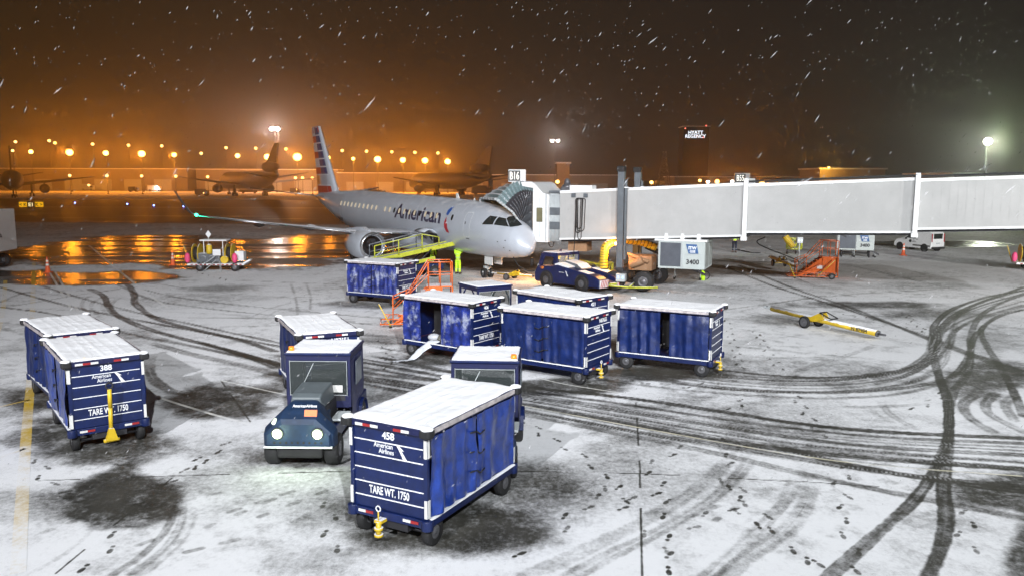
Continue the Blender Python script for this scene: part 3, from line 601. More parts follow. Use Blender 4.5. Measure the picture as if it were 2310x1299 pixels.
# frost patches and skin lines on the crown
M['frost'] = mat('frost_line', (.60, .62, .66), .7)
for k in range(20):
    a = -5.6 - k * 1.02 + random.uniform(-.15, .15); c, w, h = fus(a); q = MB(); f0, f1 = R(random.uniform(-20, 0)), R(random.uniform(42, 66)); n = 12
    vs = [];
    for i in range(n + 1):
        f = f0 + (f1 - f0) * i / n
        for da in (-.035, .035): vs.append((a + da + .06 * math.sin(3 * f + k), -(w + .008) * math.sin(f), c + (h + .008) * math.cos(f)))
    q.add(vs, [(2 * i, 2 * i + 1, 2 * i + 3, 2 * i + 2) for i in range(n)]); q.build('skin_joint', M['frost'], jet)
q = MB(); q.prism([(-8.2, 4.7), (-8.45, 5.05), (-8.6, 5.05), (-8.6, 4.7)], -.03, .03); q.build('antenna', M['white'], jet)
for a in (-6.2, -10.5): q = MB(); q.prism([(a, 4.64), (a - .1, 4.78), (a - .2, 4.64)], -.02, .02); q.build('antenna', M['white'], jet)
# wings
def airfoil(x, y, z, c, th=.12):
    P = []
    for t in (0, .02, .08, .2, .4, .65, 1): P.append((x - c * t, y, z + c * th * 1.6 * (math.sqrt(t) * .6 - .35 * t - .25 * t * t)))
    for t in (.65, .4, .2, .08, .02): P.append((x - c * t, y, z - c * th * .8 * (math.sqrt(t) * .6 - .35 * t - .25 * t * t)))
    return P
for s in (-1, 1):
    w = MB(); w.loft([airfoil(-12.0, s * 1.1, 2.3, 5.6), airfoil(-13.6, s * 4.5, 2.35, 4.3), airfoil(-16.8, s * 9, 2.85, 2.75), airfoil(-19.9, s * 13.5, 3.42, 1.35)], sm=True); wo_ = w.build('wing', M['planew'], jet)
    e = MB(); e.tube([(-12.2, s * 1.6, 2.34), (-13.58, s * 4.5, 2.35), (-16.78, s * 9, 2.85), (-19.88, s * 13.5, 3.42)], .055, n=8); e.build('leading_edge', M['bare'], wo_)
    w = MB(); w.loft([airfoil(-19.9, s * 13.5, 3.42, 1.35, .1), airfoil(-20.3, s * 13.85, 3.62, 1.15, .1), airfoil(-21.0, s * 14.2, 4.3, .85, .09), airfoil(-21.9, s * 14.55, 5.1, .45, .08)], sm=True); w.build('winglet', M['planew'], wo_)
    for y, x in ((6.6, -17.6), (9.6, -19.4), (3.6, -16.4)):
        w = MB(); w.lathe([(0, .02), (.4, .16), (1.3, .24), (2.3, .13), (2.8, .02)], (x + 1.2, s * y, 2.15 + y * .075), (-1, 0, -.06), 12); w.build('flap_fairing', M['planew'], wo_)
    if s == -1: q = MB(); q.sph((-19.95, s * 13.62, 3.5), .09, 10); q.build('navigation_light', M['green'], wo_)
    # engine
    ex, ey, ez = -11.95, s * 4.35, 1.58; n = MB()
    n.lathe([(.18, .66), (.02, .74), (0, .80), (.12, .88), (.5, .96), (1.2, .99), (2.2, .95), (3.1, .80), (3.15, .55), (3.9, .42), (3.95, .01)], (ex, ey, ez), (-1, 0, 0), 36); no = n.build('engine', M['plane'], jet)
    n = MB(); n.lathe([(.10, .90), (0, .82), (-.03, .78), (.03, .72), (.25, .66)], (ex, ey, ez), (-1, 0, 0), 36); n.build('intake_lip', M['bare'], no)
    n = MB(); n.lathe([(.18, .665), (.9, .62)], (ex, ey, ez), (-1, 0, 0), 30); n.build('intake_duct', M['dark'], no)
    n = MB(); n.lathe([(.45, .01), (.62, .13), (.8, .2), (.85, .21)], (ex, ey, ez), (-1, 0, 0), 20)
    for k in range(22):
        f = 2 * math.pi * k / 22; c_, s_ = math.cos(f), math.sin(f); c2, s2 = math.cos(f + .22), math.sin(f + .22)
        n.add([(ex - .84, ey + .2 * c_, ez + .2 * s_), (ex - .84, ey + .62 * c_, ez + .62 * s_), (ex - .95, ey + .62 * c2, ez + .62 * s2), (ex - .95, ey + .2 * c2, ez + .2 * s2)], [(0, 1, 2, 3)])
    n.cyl((ex - .98, ey, ez), (ex - 1.0, ey, ez), .64, n=24); n.build('fan', M['dark'], no)
    n = MB(); n.loft([[(-12.6, ey + x, z) for x, z in ((-.12, ez + .9), (.12, ez + .9), (.12, ez + 1.0), (-.12, ez + 1.0))], [(-13.6, ey + x, z) for x, z in ((-.2, ez + .9), (.2, ez + .9), (.2, ez + 1.18), (-.2, ez + 1.18))], [(-16.5, ey + x, z) for x, z in ((-.1, ez + .4), (.1, ez + .4), (.1, ez + .95), (-.1, ez + .95))]], sm=False); n.build('pylon', M['plane'], jet)
    # tailplane, main gear
    w = MB(); w.loft([airfoil(-31.2, s * .45, 4.35, 2.9, .09), airfoil(-34.95, s * 6.04, 5.1, 1.15, .09)], sm=True); so = w.build('tailplane', M['planew'], jet)
    e = MB(); e.tube([(-31.18, s * .5, 4.36), (-34.93, s * 6.04, 5.1)], .04, n=8); e.build('leading_edge', M['bare'], so)
    g = MB(); g.cyl((-18.2, s * 2.97, 2.0), (-18.2, s * 2.97, .5), .11); g.cyl((-18.2, s * 2.97, .9), (-17.6, s * 2.0, 2), .06); g.box((-18.2, s * 3.2, 1.35), (1.0, .05, .9)); go = g.build('main_gear', M['lgrey'], jet)
    for dy in (-.26, .26): wheel(go, (-18.2, s * 2.97 + dy, .48), .48, .28)
w = MB(); w.loft([[(-10.4, y, z) for y, z in ((-.2, 1.5), (.2, 1.5), (.2, 1.3), (-.2, 1.3))], [(-12, y, z) for y, z in ((-1.3, 2.3), (1.3, 2.3), (1.0, 1.15), (-1.0, 1.15))], [(-18, y, z) for y, z in ((-1.5, 2.3), (1.5, 2.3), (1.1, 1.1), (-1.1, 1.1))], [(-20.5, y, z) for y, z in ((-.2, 1.6), (.2, 1.6), (.2, 1.35), (-.2, 1.35))]], sm=True); w.build('belly_fairing', M['plane'], jet)
# fin with striped livery
def finx(z): t = (z - 4.3) / (10.57 - 4.3); return -29.3 - t * 4.4, -34.55 - t * 1.35
v = MB(); rr = []
for z in (4.0, 4.3, 5, 6, 7, 8, 9, 10, 10.5, 10.57):
    a, b_ = finx(z); c = a - b_; rr.append([(a, 0, z), (a - c * .06, .045 * c, z), (a - c * .3, .062 * c, z), (a - c * .7, .03 * c, z), (b_, 0, z), (a - c * .7, -.03 * c, z), (a - c * .3, -.062 * c, z), (a - c * .06, -.045 * c, z)])
v.loft(rr); v.prism([(-27.0, 4.35), (-29.9, 5.0), (-30.6, 5.7), (-31, 4.0), (-28, 3.9)], -.07, .07); fin = v.build('tail_fin', M['plane'], jet)
def fy(z, f): # half thickness
    a, b_ = finx(z); c = a - b_; return np.interp(f, [0, .06, .3, .7, 1], [0, .045, .062, .03, 0]) * c + .012
M['lwhite'] = mat('livery_white', (.62, .63, .66), .4); M['lnavy'] = mat('livery_navy', (.045, .055, .16), .4, var=.1); M['lred2'] = mat('livery_tail_red', (.50, .06, .035), .4, var=.1)
def stripe(z0, z1, f0, f1, mi, q, s):
    n = 6; vs = []
    for i in range(n + 1):
        f = f0 + (f1 - f0) * i / n
        for z in (z0, z1): a, b_ = finx(z); vs.append((a - (a - b_) * f, s * fy(z, f), z))
    q.add(vs, [(2 * i, 2 * i + 1, 2 * i + 3, 2 * i + 2) for i in range(n)], mi)
q = MB()
for s in (-1, 1):
    stripe(4.62, 5.3, .14, .97, 1, q, s)
    for k in range(6):
        z0 = 6.35 + k * .70; stripe(z0, z0 + .58, .16, .57, 2, q, s); stripe(z0 + .58, z0 + .70, .16, .97, 0, q, s)
        stripe(z0, z0 + .58, .575, .97, 1 if k in (0, 2, 4) else 0, q, s)
    stripe(10.56 - .01, 10.0, .1, .9, 1, q, s); stripe(6.23, 6.35, .16, .97, 0, q, s); stripe(5.3, 5.42, .14, .97, 0, q, s)
q.build('tail_stripes', [M['lwhite'], M['lred2'], M['lnavy']], fin)
q = MB(); q.lathe([(0, .18), (.3, .14), (.5, .05)], (-34.7, 0, 4.36), (-1, 0, 0), 14); q.build('exhaust_cone', M['dark'], jet)
# nose gear
g = MB(); gx = -4.77; g.cyl((gx + .1, 0, 1.5), (gx, 0, .36), .07); g.cyl((gx + .15, 0, .9), (gx + .75, 0, 1.5), .045); g.box((gx, 0, .62), (.2, .42, .22)); g.cyl((gx, -.35, .36), (gx, .35, .36), .05); g.sph((gx + .1, .14, .72), .07); ng = g.build('nose_gear', M['lgrey'], jet)
for dy in (-.22, .22): wheel(ng, (gx, dy, .30), .30, .2)
for s in (-1, 1): q = MB(); q.box((gx + .7, s * .33, 1.12), (.9, .03, .5)); q.build('gear_door', M['white'], ng)
# open forward cargo hold with raised door
q = skin_patch('cargo_hold', [[(-9.9, 1.75), (-8.6, 1.72), (-8.6, 2.5), (-9.9, 2.5)]], M['black'], jet, .02)
cdz = MB(); vs = []
for i in range(9):
    t = i / 8; a = R(180 - 62 * t)
    for x in (-8.55, -9.95): vs.append((x, -side(x, 2.5) - .95 * t, 2.52 + .22 * math.sin(t * math.pi) + .12 * t))
cdz.add(vs, [(2 * i, 2 * i + 1, 2 * i + 3, 2 * i + 2) for i in range(8)], 0, True); co_ = cdz.build('cargo_door', M['plane'], jet); so_ = co_.modifiers.new('solid', 'SOLIDIFY'); so_.thickness = .06
for x in (-8.6, -9.9): q = MB(); q.cyl((x, -1.5, 2.1), (x, -2.2, 2.6), .025); q.build('door_strut', M['dark'], jet)
# ---------------------------------------------------------------- jet bridge
def P3(px, py, Y): return Vector(D(px, py, Y))
A0 = Vector((2.9, 46.6)); A1 = Vector((26.5, 36.6)); bd = (A1 - A0).normalized(); bth = math.atan2(bd.y, bd.x); BL = (A1 - A0).length
jb = thing('jet_bridge', 'long light grey jet bridge with a black accordion canopy against the airliner nose', 'jet bridge', (A0.x, A0.y, 0), bth)
def bz(px, py):   # bridge-plane coordinates: distance along, z
    d = ray(px, py); nrm = np.array([-bd.y, bd.x]); o = np.array([A0.x, A0.y]) + nrm * (-1.45)
    t = (o @ nrm) / (d[0] * nrm[0] + d[1] * nrm[1]); p = np.array([0, 0, CAM_H]) + d * t
    return float((p[:2] - o) @ np.array([bd.x, bd.y])), float(p[2])
def tunnel(name, pts, hw, m='bridge', rails=True):   # pts: (px top-left, top-right, bottom-right, bottom-left)
    (s0, t0), (s1, t1), (s2, b1), (s3, b0) = [bz(*p) for p in pts]; s0 = (s0 + s3) / 2; s1 = (s1 + s2) / 2
    q = MB(); q.loft([[(s0, -hw, b0), (s0, -hw, t0), (s0, hw, t0), (s0, hw, b0)], [(s1, -hw, b1), (s1, -hw, t1), (s1, hw, t1), (s1, hw, b1)]], sm=False); o = q.build(name, M[m], jb)
    def bar(nm, za, zb, h, out, m_): q = MB(); q.loft([[(s0, -hw - out, za), (s0, -hw - out, za + h), (s0, -hw + .03, za + h), (s0, -hw + .03, za)], [(s1, -hw - out, zb), (s1, -hw - out, zb + h), (s1, -hw + .03, zb + h), (s1, -hw + .03, zb)]], sm=False); q.build(nm, M[m_], o)
    if rails:
        bar('roof_rail', t0 - .10, t1 - .10, .13, .05, 'white'); bar('floor_rail', b0 - .02, b1 - .02, .10, .06, 'white')
        q = MB(); n = int((s1 - s0) / .34)
        for k in range(1, n):
            x = s0 + (s1 - s0) * k / n; q.box((x, -hw + .010, (b0 + b1 + t0 + t1) / 4 + ((k / n) - .5) * (t1 - t0)), (.05, .03, (t0 - b0) - .34))
        q.build('wall_rib', M[m], o)
    q = MB(); q.loft([[(s0, -hw, t0 + .001), (s0, -hw, t0 + .05), (s0, hw, t0 + .05), (s0, hw, t0)], [(s1, -hw, t1), (s1, -hw, t1 + .05), (s1, hw, t1 + .05), (s1, hw, t1)]], sm=False); q.build('roof_snow', M['snow'], o)
    return o, s0, s1, t0, t1, b0, b1
tA = tunnel('tunnel', [(1262, 432), (1680, 411), (1680, 530), (1262, 540)], 1.45)
tB = tunnel('tunnel', [(1680, 414), (2066, 397), (2066, 520), (1680, 522)], 1.33)
tC = tunnel('tunnel', [(2066, 400), (2560, 381), (2560, 503), (2066, 513)], 1.21)
q = MB()
for tt, hw in ((tB, 1.33), (tC, 1.21)): q.loft([[(tt[1] - .2, -hw - .08, tt[3] + .10), (tt[1] - .2, -hw - .08, tt[3] + .2), (tt[1] - .2, -hw + .1, tt[3] + .2), (tt[1] - .2, -hw + .1, tt[3] + .1)], [(tt[2], -hw - .08, tt[4] + .10), (tt[2], -hw - .08, tt[4] + .2), (tt[2], -hw + .1, tt[4] + .2), (tt[2], -hw + .1, tt[4] + .10)]], sm=False)
q.build('cable_track', M['black'], jb)
for tt, hw in ((tA, 1.45), (tB, 1.33)):   # portal frames at the telescoping joints
    q = MB(); x = tt[2]; q.box((x, -hw - .06, (tt[4] + tt[6]) / 2), (.22, .22, tt[4] - tt[6] + .36)); q.box((x, hw + .06, (tt[4] + tt[6]) / 2), (.22, .22, tt[4] - tt[6] + .36)); q.box((x, 0, tt[4] + .16), (.22, 2 * hw, .2)); q.box((x, -hw - .1, tt[6] - .12), (.3, .3, .2)); q.build('portal_frame', M['white'], jb, bev=.02)
q = MB()
for tt, hw in ((tA, 1.2), (tB, 1.1), (tC, 1.0)): q.loft([[(tt[1], -hw, tt[5] - .14), (tt[1], -hw, tt[5] - .01), (tt[1], hw, tt[5] - .01), (tt[1], hw, tt[5] - .14)], [(tt[2], -hw, tt[6] - .14), (tt[2], -hw, tt[6] - .01), (tt[2], hw, tt[6] - .01), (tt[2], hw, tt[6] - .14)]], sm=False)
q.build('underframe', M['dark'], jb)
# rotating cab
cz0, cz1 = D(1225, 541, 46.6)[2], D(1225, 436, 46.6)[2]; c0 = bz(1262, 500)[0]; c1 = bz(1237, 500)[0]; c2 = bz(1202, 500)[0]
q = MB(); q.box(((c0 + c1) / 2, 0, (cz0 + cz1) / 2), (c0 - c1, 2.5, cz1 - cz0))
for k in range(9): q.cyl((c1 + (c0 - c1) * k / 8, -1.3, cz0), (c1 + (c0 - c1) * k / 8, -1.3, cz1 - .05), .045, n=8)
q.build('curved_shutter', M['lgrey'], jb)
for k, (z, dx) in enumerate(((cz0 + .9, 0), (cz0 + 1.7, .0))): q = MB(); q.box(((c0 + c1) / 2, -1.36, z), (c0 - c1 - .05, .03, .42)); q.build('shutter_stripe', M['grey'], jb)
q = MB(); q.prism([(c2, cz0 - .05), (c1, cz0 - .05), (c1, cz1 - .05), (c1 - .35, cz1 + .05), (c2 + .1, cz1 + .55), (c2 - .1, cz1 + .65), (c2 - 1.3, cz1 + .62), (c2 - 1.3, cz1 + .5), (c2, cz1 + .3)], -1.55, 1.75); cab = q.build('cab', M['white'], jb, bev=.02)
x_ = (c1 + c2) / 2 - .05; q = MB(); q.box((x_, -1.57, (cz0 + cz1) / 2 + .15), (.36, .05, .80)); q.build('window', mat('dim_olive_glass', (.16, .15, .09), .15), cab, bev=.06)
q = MB(); q.box((x_ + .02, -1.56, (cz0 + cz1) / 2), (.02, .03, 2.2)); q.box((c1 - .12, -1.58, (cz0 + cz1) / 2), (.05, .05, cz1 - cz0)); q.build('trim', M['lgrey'], cab)
q = MB(); q.box((c1 + .25, 0, cz1 + .10), (.9, 1.8, .12)); q.build('vent', M['grey'], cab)
# accordion canopy: hoops fanning from the cab to the fuselage
hoops = []; NH = 11
w2l = lambda v: (Matrix.Rotation(-bth, 3, 'Z') @ Vector((v[0] - A0.x, v[1] - A0.y, v[2])))
def jw(a, b, z):   # aircraft-local -> bridge-local
    ct, sn_ = math.cos(NTH), math.sin(NTH); return w2l((NX + a * ct - b * sn_, NY + a * sn_ + b * ct, z))
pA = [Vector((c2, -1.52, cz0)), Vector((c2, -1.52, cz1 - .15)), Vector((c2, -1.3, cz1 + .32)), Vector((c2, 1.5, cz1 + .32)), Vector((c2, 1.7, cz0))]
def lw(px, py, Y): return w2l(D(px, py, Y))
pB = [lw(1196, 541, 46.2), lw(1155, 480, 45.9), lw(1118, 452, 46.2), lw(1083, 449, 49.0), lw(1090, 520, 50.5)]
def hoop(t, bulge=0):
    P = [a.lerp(b, t) for a, b in zip(pA, pB)]; s_ = math.sin(math.pi * t)
    P[1] += Vector((0, 0, .18 * s_)); P[2] += Vector((0, 0, .62 * s_)); P[3] += Vector((0, 0, .62 * s_)); out = []
    c = sum(P, Vector()) / 5
    for i in range(4):
        for k in range(6): p = P[i].lerp(P[i + 1], k / 6); out.append(p + (p - c).normalized() * bulge)
    return out + [P[4] + (P[4] - c).normalized() * bulge]
q = MB(); rg = [hoop(k / (2 * NH), .0 if k % 2 else .09) for k in range(2 * NH + 1)]
vs = [p for r_ in rg for p in r_]; n = len(rg[0]); fs = []; mi = []
for i in range(len(rg) - 1):
    for k in range(n - 1):
        q.add([rg[i][k], rg[i][k + 1], rg[i + 1][k + 1], rg[i + 1][k]], [(0, 1, 2, 3)], 0 if k < 9 else 1)
M['bellow'] = mat('black_bellows_fabric', (.035, .035, .042), .6, var=.3); M['bellowtop'] = mat('grey_green_canopy_fabric', (.14, .20, .21), .6, var=.25, scale=6, snow=.35)
q.build('accordion_canopy', [M['bellow'], M['bellowtop']], jb)
for k in range(1, NH): q = MB(); r_ = hoop(k / NH, .10); q.tube([tuple(p) for p in r_[:9]], .016, n=5); q.build('canopy_hoop', M['grey'], jb)
q = MB(); q.tube([tuple(p) for p in hoop(1, .06)], .07, n=8); q.build('canopy_bumper', M['lgrey'], jb)
# sign, beacon, roof box
sp = w2l(D(1163, 411, 47.6)); t_ = thing('gate_sign', 'white lit gate sign reading B16 on top of the bridge cab', 'gate sign', D(1165, 411, 47.6), R(-6))
gate_sign('', '', 'B16', (0, 0, 0), 1.02, .72, parent=t_)
q = MB(); q.cyl((.05, 0, -.45), (.05, 0, 0), .1, n=10); q.box((.05, 0, -.45), (.34, .3, .08)); q.build('post', M['white'], t_)
sB = bz(1268, 432)[0]; zt = tA[3]; q = MB(); q.box((sB + .0, -.7, zt + .12), (.55, .6, .25)); q.lathe([(0, .28), (.12, .28), (.14, .2), (.3, .17), (.42, .14), (.5, .02)], (sB, -.7, zt + .24), (0, 0, 1), 14); q.build('roof_beacon', M['rim'], jb)
q = MB(); q.box((sB + 1.0, -.9, zt + .18), (1.3, .8, .34)); q.build('roof_box', M['white'], jb, bev=.02); q = MB(); q.box((sB + 2.3, -.9, zt + .09), (1.0, .5, .12)); q.build('roof_box', M['grey'], jb)
for x in (.75, 1.45): q = MB(); q.box((sB + x - .1, -1.49, zt - .2), (.24, .06, .22)); q.build('bracket', M['grey'], jb)
# hanging cable loops
q = MB()
for x0, dz, w in ((0, 2.1, .30), (.06, 1.85, .42), (.1, 2.45, .25), (.16, 2.0, .50)):
    P = [];
    for k in range(17): f = math.pi * k / 16; P.append((sB + .95 + x0 + w * .5 * math.cos(f + math.pi), -1.56, zt - .45 + .1 * math.sin(f)))
    for k in range(17): f = math.pi * k / 16; P.append((sB + .95 + x0 + w * .5 * math.cos(f) * .8, -1.56, zt - dz - .16 * math.sin(f)))
    P.append(P[0]); q.tube(P, .022, n=6)
q.tube([(sB + .82, -1.56, zt - .5), (sB + .78, -1.56, zt - 2.6), (sB + .70, -1.5, zt - 3.6)], .03, n=6); q.build('cable', M['black'], jb)
q = MB(); q.tube([(sB - .85 + .16 * math.cos(f), -.9, tA[5] - .2 - .3 * math.sin(f)) for f in np.linspace(0, math.pi, 9)], .03, n=6); q.build('cable', M['black'], jb)
bx = bz(1292, 550)[0]; q = MB(); q.box((bx, -.2, tA[5] - .42), (1.1, 1.0, .55)); q.build('junction_box', M['wood'], jb, bev=.02)
q = MB(); q.sph((bz(1388, 540)[0], -1.4, tA[5] - .12), .09, 10); q.build('service_lamp', M['orangel'], jb)
l = bpy.data.lights.new('service_light', 'POINT'); l.energy = 260; l.color = (1, .45, .12); l.shadow_soft_size = .08; o = bpy.data.objects.new('service_light', l); C.objects.link(o); o.parent = jb; o.location = (bz(1388, 540)[0], -1.6, tA[5] - .3)
# columns, axle and wheels
s1c = bz(1403, 480)[0]; s2c = s1c + .1
zc_top = D(1403, 384, 44.4)[2]
for yy, pxt, nm in ((-1.75, 1403, 0), (1.75, 1459, 1)):
    q = MB(); q.box((s1c, yy, (zc_top + .9) / 2), (.34, .34, zc_top - .9)); q.box((s1c + .26, yy, (zc_top + 1.5) / 2 - .2), (.1, .22, zc_top - 2.2)); co = q.build('lift_column', M['grey'], jb, bev=.01)
    q = MB(); q.box((s1c - .03, yy, zc_top + .08), (.42, .42, .3)); q.build('column_cap', M['black'], co, bev=.03)
    q = MB(); q.box((s1c + .3, yy - .05, zc_top - .9), (.22, .2, .06)); q.build('bracket', M['white'], co)
q = MB(); q.box((s1c, 0, 1.0), (.5, 4.0, .45)); q.build('axle_beam', M['dark'], jb, bev=.02)
for yy in (-1.75, 1.75):
    q = MB(); q.box((s1c, yy, .8), (.9, .5, .5)); q.build('bogie', M['dark'], jb, bev=.04)
    for dx in (-.78, .78): wheel(jb, (s1c + dx + .6, yy - .2, .55), .55, .5, 'y')
q = MB(); q.box((s1c + .25, -2.35, .75), (.5, .35, .42)); q.build('control_box', M['lgrey'], jb, bev=.02)
for dx in (-.12, .14): q = MB(); q.box((s1c + .25 + dx, -2.535, .78), (.1, .01, .14)); q.build('indicator', emi('blue_white_indicator', (.3, .5, 1), 3), jb)
q = MB(); q.tube([(s1c - .6, -2.9, .35), (s1c + .9, -3.2, .35), (s1c + 2.3, -2.6, .35)], .05, n=8); q.tube([(s1c + .9, -3.2, .35), (s1c + .9, -2, .5)], .05, n=8); q.build('bumper_bar', M['ygreen'], jb)
q = MB(); q.box((s1c + .9, -.3, 1.4), (1.3, 1.2, .8)); q.cyl((s1c + .4, -1.1, 1.3), (s1c + 1.1, -1.1, 1.6), .22); q.cyl((s1c + .2, -.9, 1.9), (s1c + 1.4, -1.0, 1.5), .1); q.build('drive_motor', M['wood'], jb, bev=.03)
# air conditioning unit hanging under the bridge
def ac_unit(label, s0, s1, zt_, zb, y0, y1, parent_rot=bth, origin=(A0.x, A0.y), group='air conditioning units'):
    cs, sn_ = math.cos(parent_rot), math.sin(parent_rot); x = (s0 + s1) / 2; y = (y0 + y1) / 2
    t = thing('air_conditioning_unit', label, 'AC unit', (origin[0] + x * cs - y * sn_, origin[1] + x * sn_ + y * cs, 0), parent_rot, group); w, dp = s1 - s0, y1 - y0
    q = MB(); q.box((0, 0, (zt_ + zb) / 2), (w, dp, zt_ - zb)); q.build('casing', mat('grey_green_casing', (.42, .46, .45), .5, var=.06), t, bev=.02)
    q = MB(); q.box((-w * .23, -dp / 2 - .01, (zt_ + zb) / 2 + .02), (w * .44, .03, (zt_ - zb) * .86)); q.build('grille', mat('dark_grille', (.09, .10, .12), .4, .3), t)
    q = MB(); q.box((w * .02, -dp / 2 - .02, (zt_ + zb) / 2), (.05, .05, zt_ - zb)); q.box((w * .25, -dp / 2 - .015, (zt_ + zb) / 2 + .05), (w * .44, .02, .02)); q.build('trim', M['lgrey'], t)
    q = MB(); q.box((w / 2 + .01, 0, (zt_ + zb) / 2), (.03, dp * .9, (zt_ - zb) * .86)); q.box((w / 2 + .03, 0, (zt_ + zb) / 2), (.03, .04, (zt_ - zb) * .9)); q.build('side_panel', mat('grey_side_panel', (.25, .27, .26), .5), t)
    q = MB(); q.prism([(w * .10, zt_ - .14), (w * .33, zt_ - .14), (w * .37, zt_ - .62), (w * .16, zt_ - .62)], -dp / 2 - .035, -dp / 2 - .02); lg = q.build('badge', mat('blue_badge', (.03, .10, .26), .4), t)
    text('lettering', 'ITW', .22, M['letter'], lg, (w * .24, -dp / 2 - .037, zt_ - .40), (R(90), 0, 0), .003, .01); text('lettering', 'GSE', .17, M['letter'], lg, (w * .245, -dp / 2 - .037, zt_ - .57), (R(90), 0, 0), .003, .006)
    text('lettering', '3400', .34, M['dark'], t, (w * .25, -dp / 2 - .03, zb + .28), (R(90), 0, 0), .003, .008)
    q = MB(); q.box((-w * .02, -dp / 2 + .2, zt_ + .05), (w * 1.12, .5, .1))
    for x in (-w * .35, 0, w * .35): q.box((x, -dp / 2 + .25, zt_ + .22), (.2, .3, .34), taper=.7)
    q.build('hanger', M['white'], t); return t
sa, z1_ = bz(1487, 546); sb, z0_ = bz(1590, 606); ac_unit('light grey air conditioning unit numbered 3400 hanging under the near jet bridge', sa, sb, tA[6] - .35, tA[6] - .35 - 1.45, -1.7, .7)
# yellow air hose
def hose(name, label, pts, r, group=None):
    P = [Vector(p) for p in pts]; Q = []
    P2 = [2 * P[0] - P[1]] + P + [2 * P[-1] - P[-2]]
    for i in range(1, len(P2) - 2):
        a, b, c, d = P2[i - 1:i + 3]
        for j in range(14): t = j / 14; Q.append(.5 * (2 * b + (c - a) * t + (2 * a - 5 * b + 4 * c - d) * t * t + (3 * b - a - 3 * c + d) * t ** 3))
    Q.append(P[-1]); rings = []
    for i, p in enumerate(Q):
        d = (Q[min(i + 1, len(Q) - 1)] - Q[max(i - 1, 0)]).normalized(); u = d.cross(Vector((.1, 1, .05))).normalized(); w = d.cross(u); rr = r * (1 - .10 * (i % 3 == 0))
        rings.append([p + (u * math.cos(2 * math.pi * k / 14) + w * math.sin(2 * math.pi * k / 14)) * rr for k in range(14)])
    q = MB(); q.loft(rings); o = q.build(name, M['yellow'] if r > .1 else M['black'], None); tag(o, label, 'hose', group)
    if r > .1:
        q = MB()
        for i in range(0, len(rings), 3):
            q.tube([tuple(v) for v in rings[i]] + [tuple(rings[i][0])], .02, n=5)
        q.build('band', M['dark'], o)
    return o
hose('air_hose', 'fat yellow ribbed air hose looping from under the bridge down to the yellow hose trolley', [D(1362, 604, 44.2), D(1362, 575, 44.2), D(1368, 552, 44.2), D(1395, 541, 44.4), D(1440, 543, 45.0), D(1480, 556, 45.0)], .23)
hose('ground_power_cable', 'thin dark cable sagging from the airliner belly to the tractor', [D(1158, 580, 45), D(1170, 600, 45), D(1190, 610, 45), D(1206, 611, 45)], .03)
q = MB(); q.sph((0, 0, 0), .11, 10); o = q.build('nose_lamp', M['orangel']); o.location = D(1203, 550, 47.6); tag(o, 'warm orange service lamp glowing at the airliner nose tip', 'lamp'); o.parent = None
l = bpy.data.lights.new('nose_light', 'POINT'); l.energy = 420; l.color = (1, .5, .2); l.shadow_soft_size = .1; o2 = bpy.data.objects.new('nose_light', l); C.objects.link(o2); o2.location = D(1203, 556, 47.2)
# ---------------------------------------------------------------- baggage carts
CL, CWD, CZT, CZD, CWB, CWT = 3.07, 1.623, 2.047, .534, 2.407, 1.323
MC = {}
def cached(key, fn):
    if key not in MC: MC[key] = fn()
    return MC[key]
def curtain_mesh(x0, x1, seed, amp=.03, sag=0.0):
    r = random.Random(seed); nx, nz = 44, 18; z0, z1 = CZD + .03, CZT - .16; vs = []; ph = [(r.uniform(3, 8), r.uniform(0, 6), r.uniform(.3, 1)) for _ in range(3)]
    dents = [(r.uniform(x0, x1), r.uniform(z0, z1), r.uniform(.12, .35), r.uniform(-.05, .03)) for _ in range(7)]
    for j in range(nz + 1):
        z = z0 + (z1 - z0) * j / nz; hang = 1 - (j / nz) ** 2
        for i in range(nx + 1):
            x = x0 + (x1 - x0) * i / nx; y = sum(a * math.sin(f * x * 3.2 + p + z * .5) for f, p, a in ph) / 3 * amp * 1.35 * (.5 + .7 * hang)
            y += sum(d * math.exp(-((x - dx) ** 2 + (z - dz) ** 2 * .5) / s ** 2) for dx, dz, s, d in dents) + mnoise.noise(Vector((x * 2.5, z * 1.6, seed))) * .035 + (abs(mnoise.noise(Vector((x * 4 + z, z * 2 - x, seed + 3)))) - .25) * .035
            zz = z - sag * math.sin(math.pi * i / nx) * (1 - j / nz)
            vs.append((x, y - .03, zz))
    q = MB(); q.add(vs, [(j * (nx + 1) + i, j * (nx + 1) + i + 1, (j + 1) * (nx + 1) + i + 1, (j + 1) * (nx + 1) + i) for j in range(nz) for i in range(nx)], 0, True); return q
def snow_roof(L, Wd, t=.035, ridges=7, seed=0, thin=0):
    nx, ny = 60, 44; vs = []; mnx = []
    for j in range(ny + 1):
        for i in range(nx + 1):
            x = -L / 2 + L * i / nx; y = -Wd / 2 + Wd * j / ny; e = min(1, min(L / 2 - abs(x), Wd / 2 - abs(y)) / .06)
            f = (y / Wd + .5) * ridges; rd = .012 * max(0, 1 - abs((f % 1) - .5) * 7) if abs(y) < Wd * .42 and abs(x) < L * .44 else 0
            z = t * (max(0, e) ** .5) + rd * (1 + thin) + .018 * mnoise.noise(Vector((x * 2, y * 2, seed))) + .008 * mnoise.noise(Vector((x * 7, y * 7, seed))); o = .035 * mnoise.noise(Vector((x * 3, y * 3, seed + 5))) * (e < .5)
            vs.append((x + o, y + o, z - (.02 if e <= 0 else 0)))
    q = MB(); q.add(vs, [(j * (nx + 1) + i, j * (nx + 1) + i + 1, (j + 1) * (nx + 1) + i + 1, (j + 1) * (nx + 1) + i) for j in range(ny) for i in range(nx)], 0, True); return q
LOGO = [(0, 0), (.05, 0), (.15, -.13), (.10, -.13), (.22, -.40), (.14, -.40), (.06, -.14)]
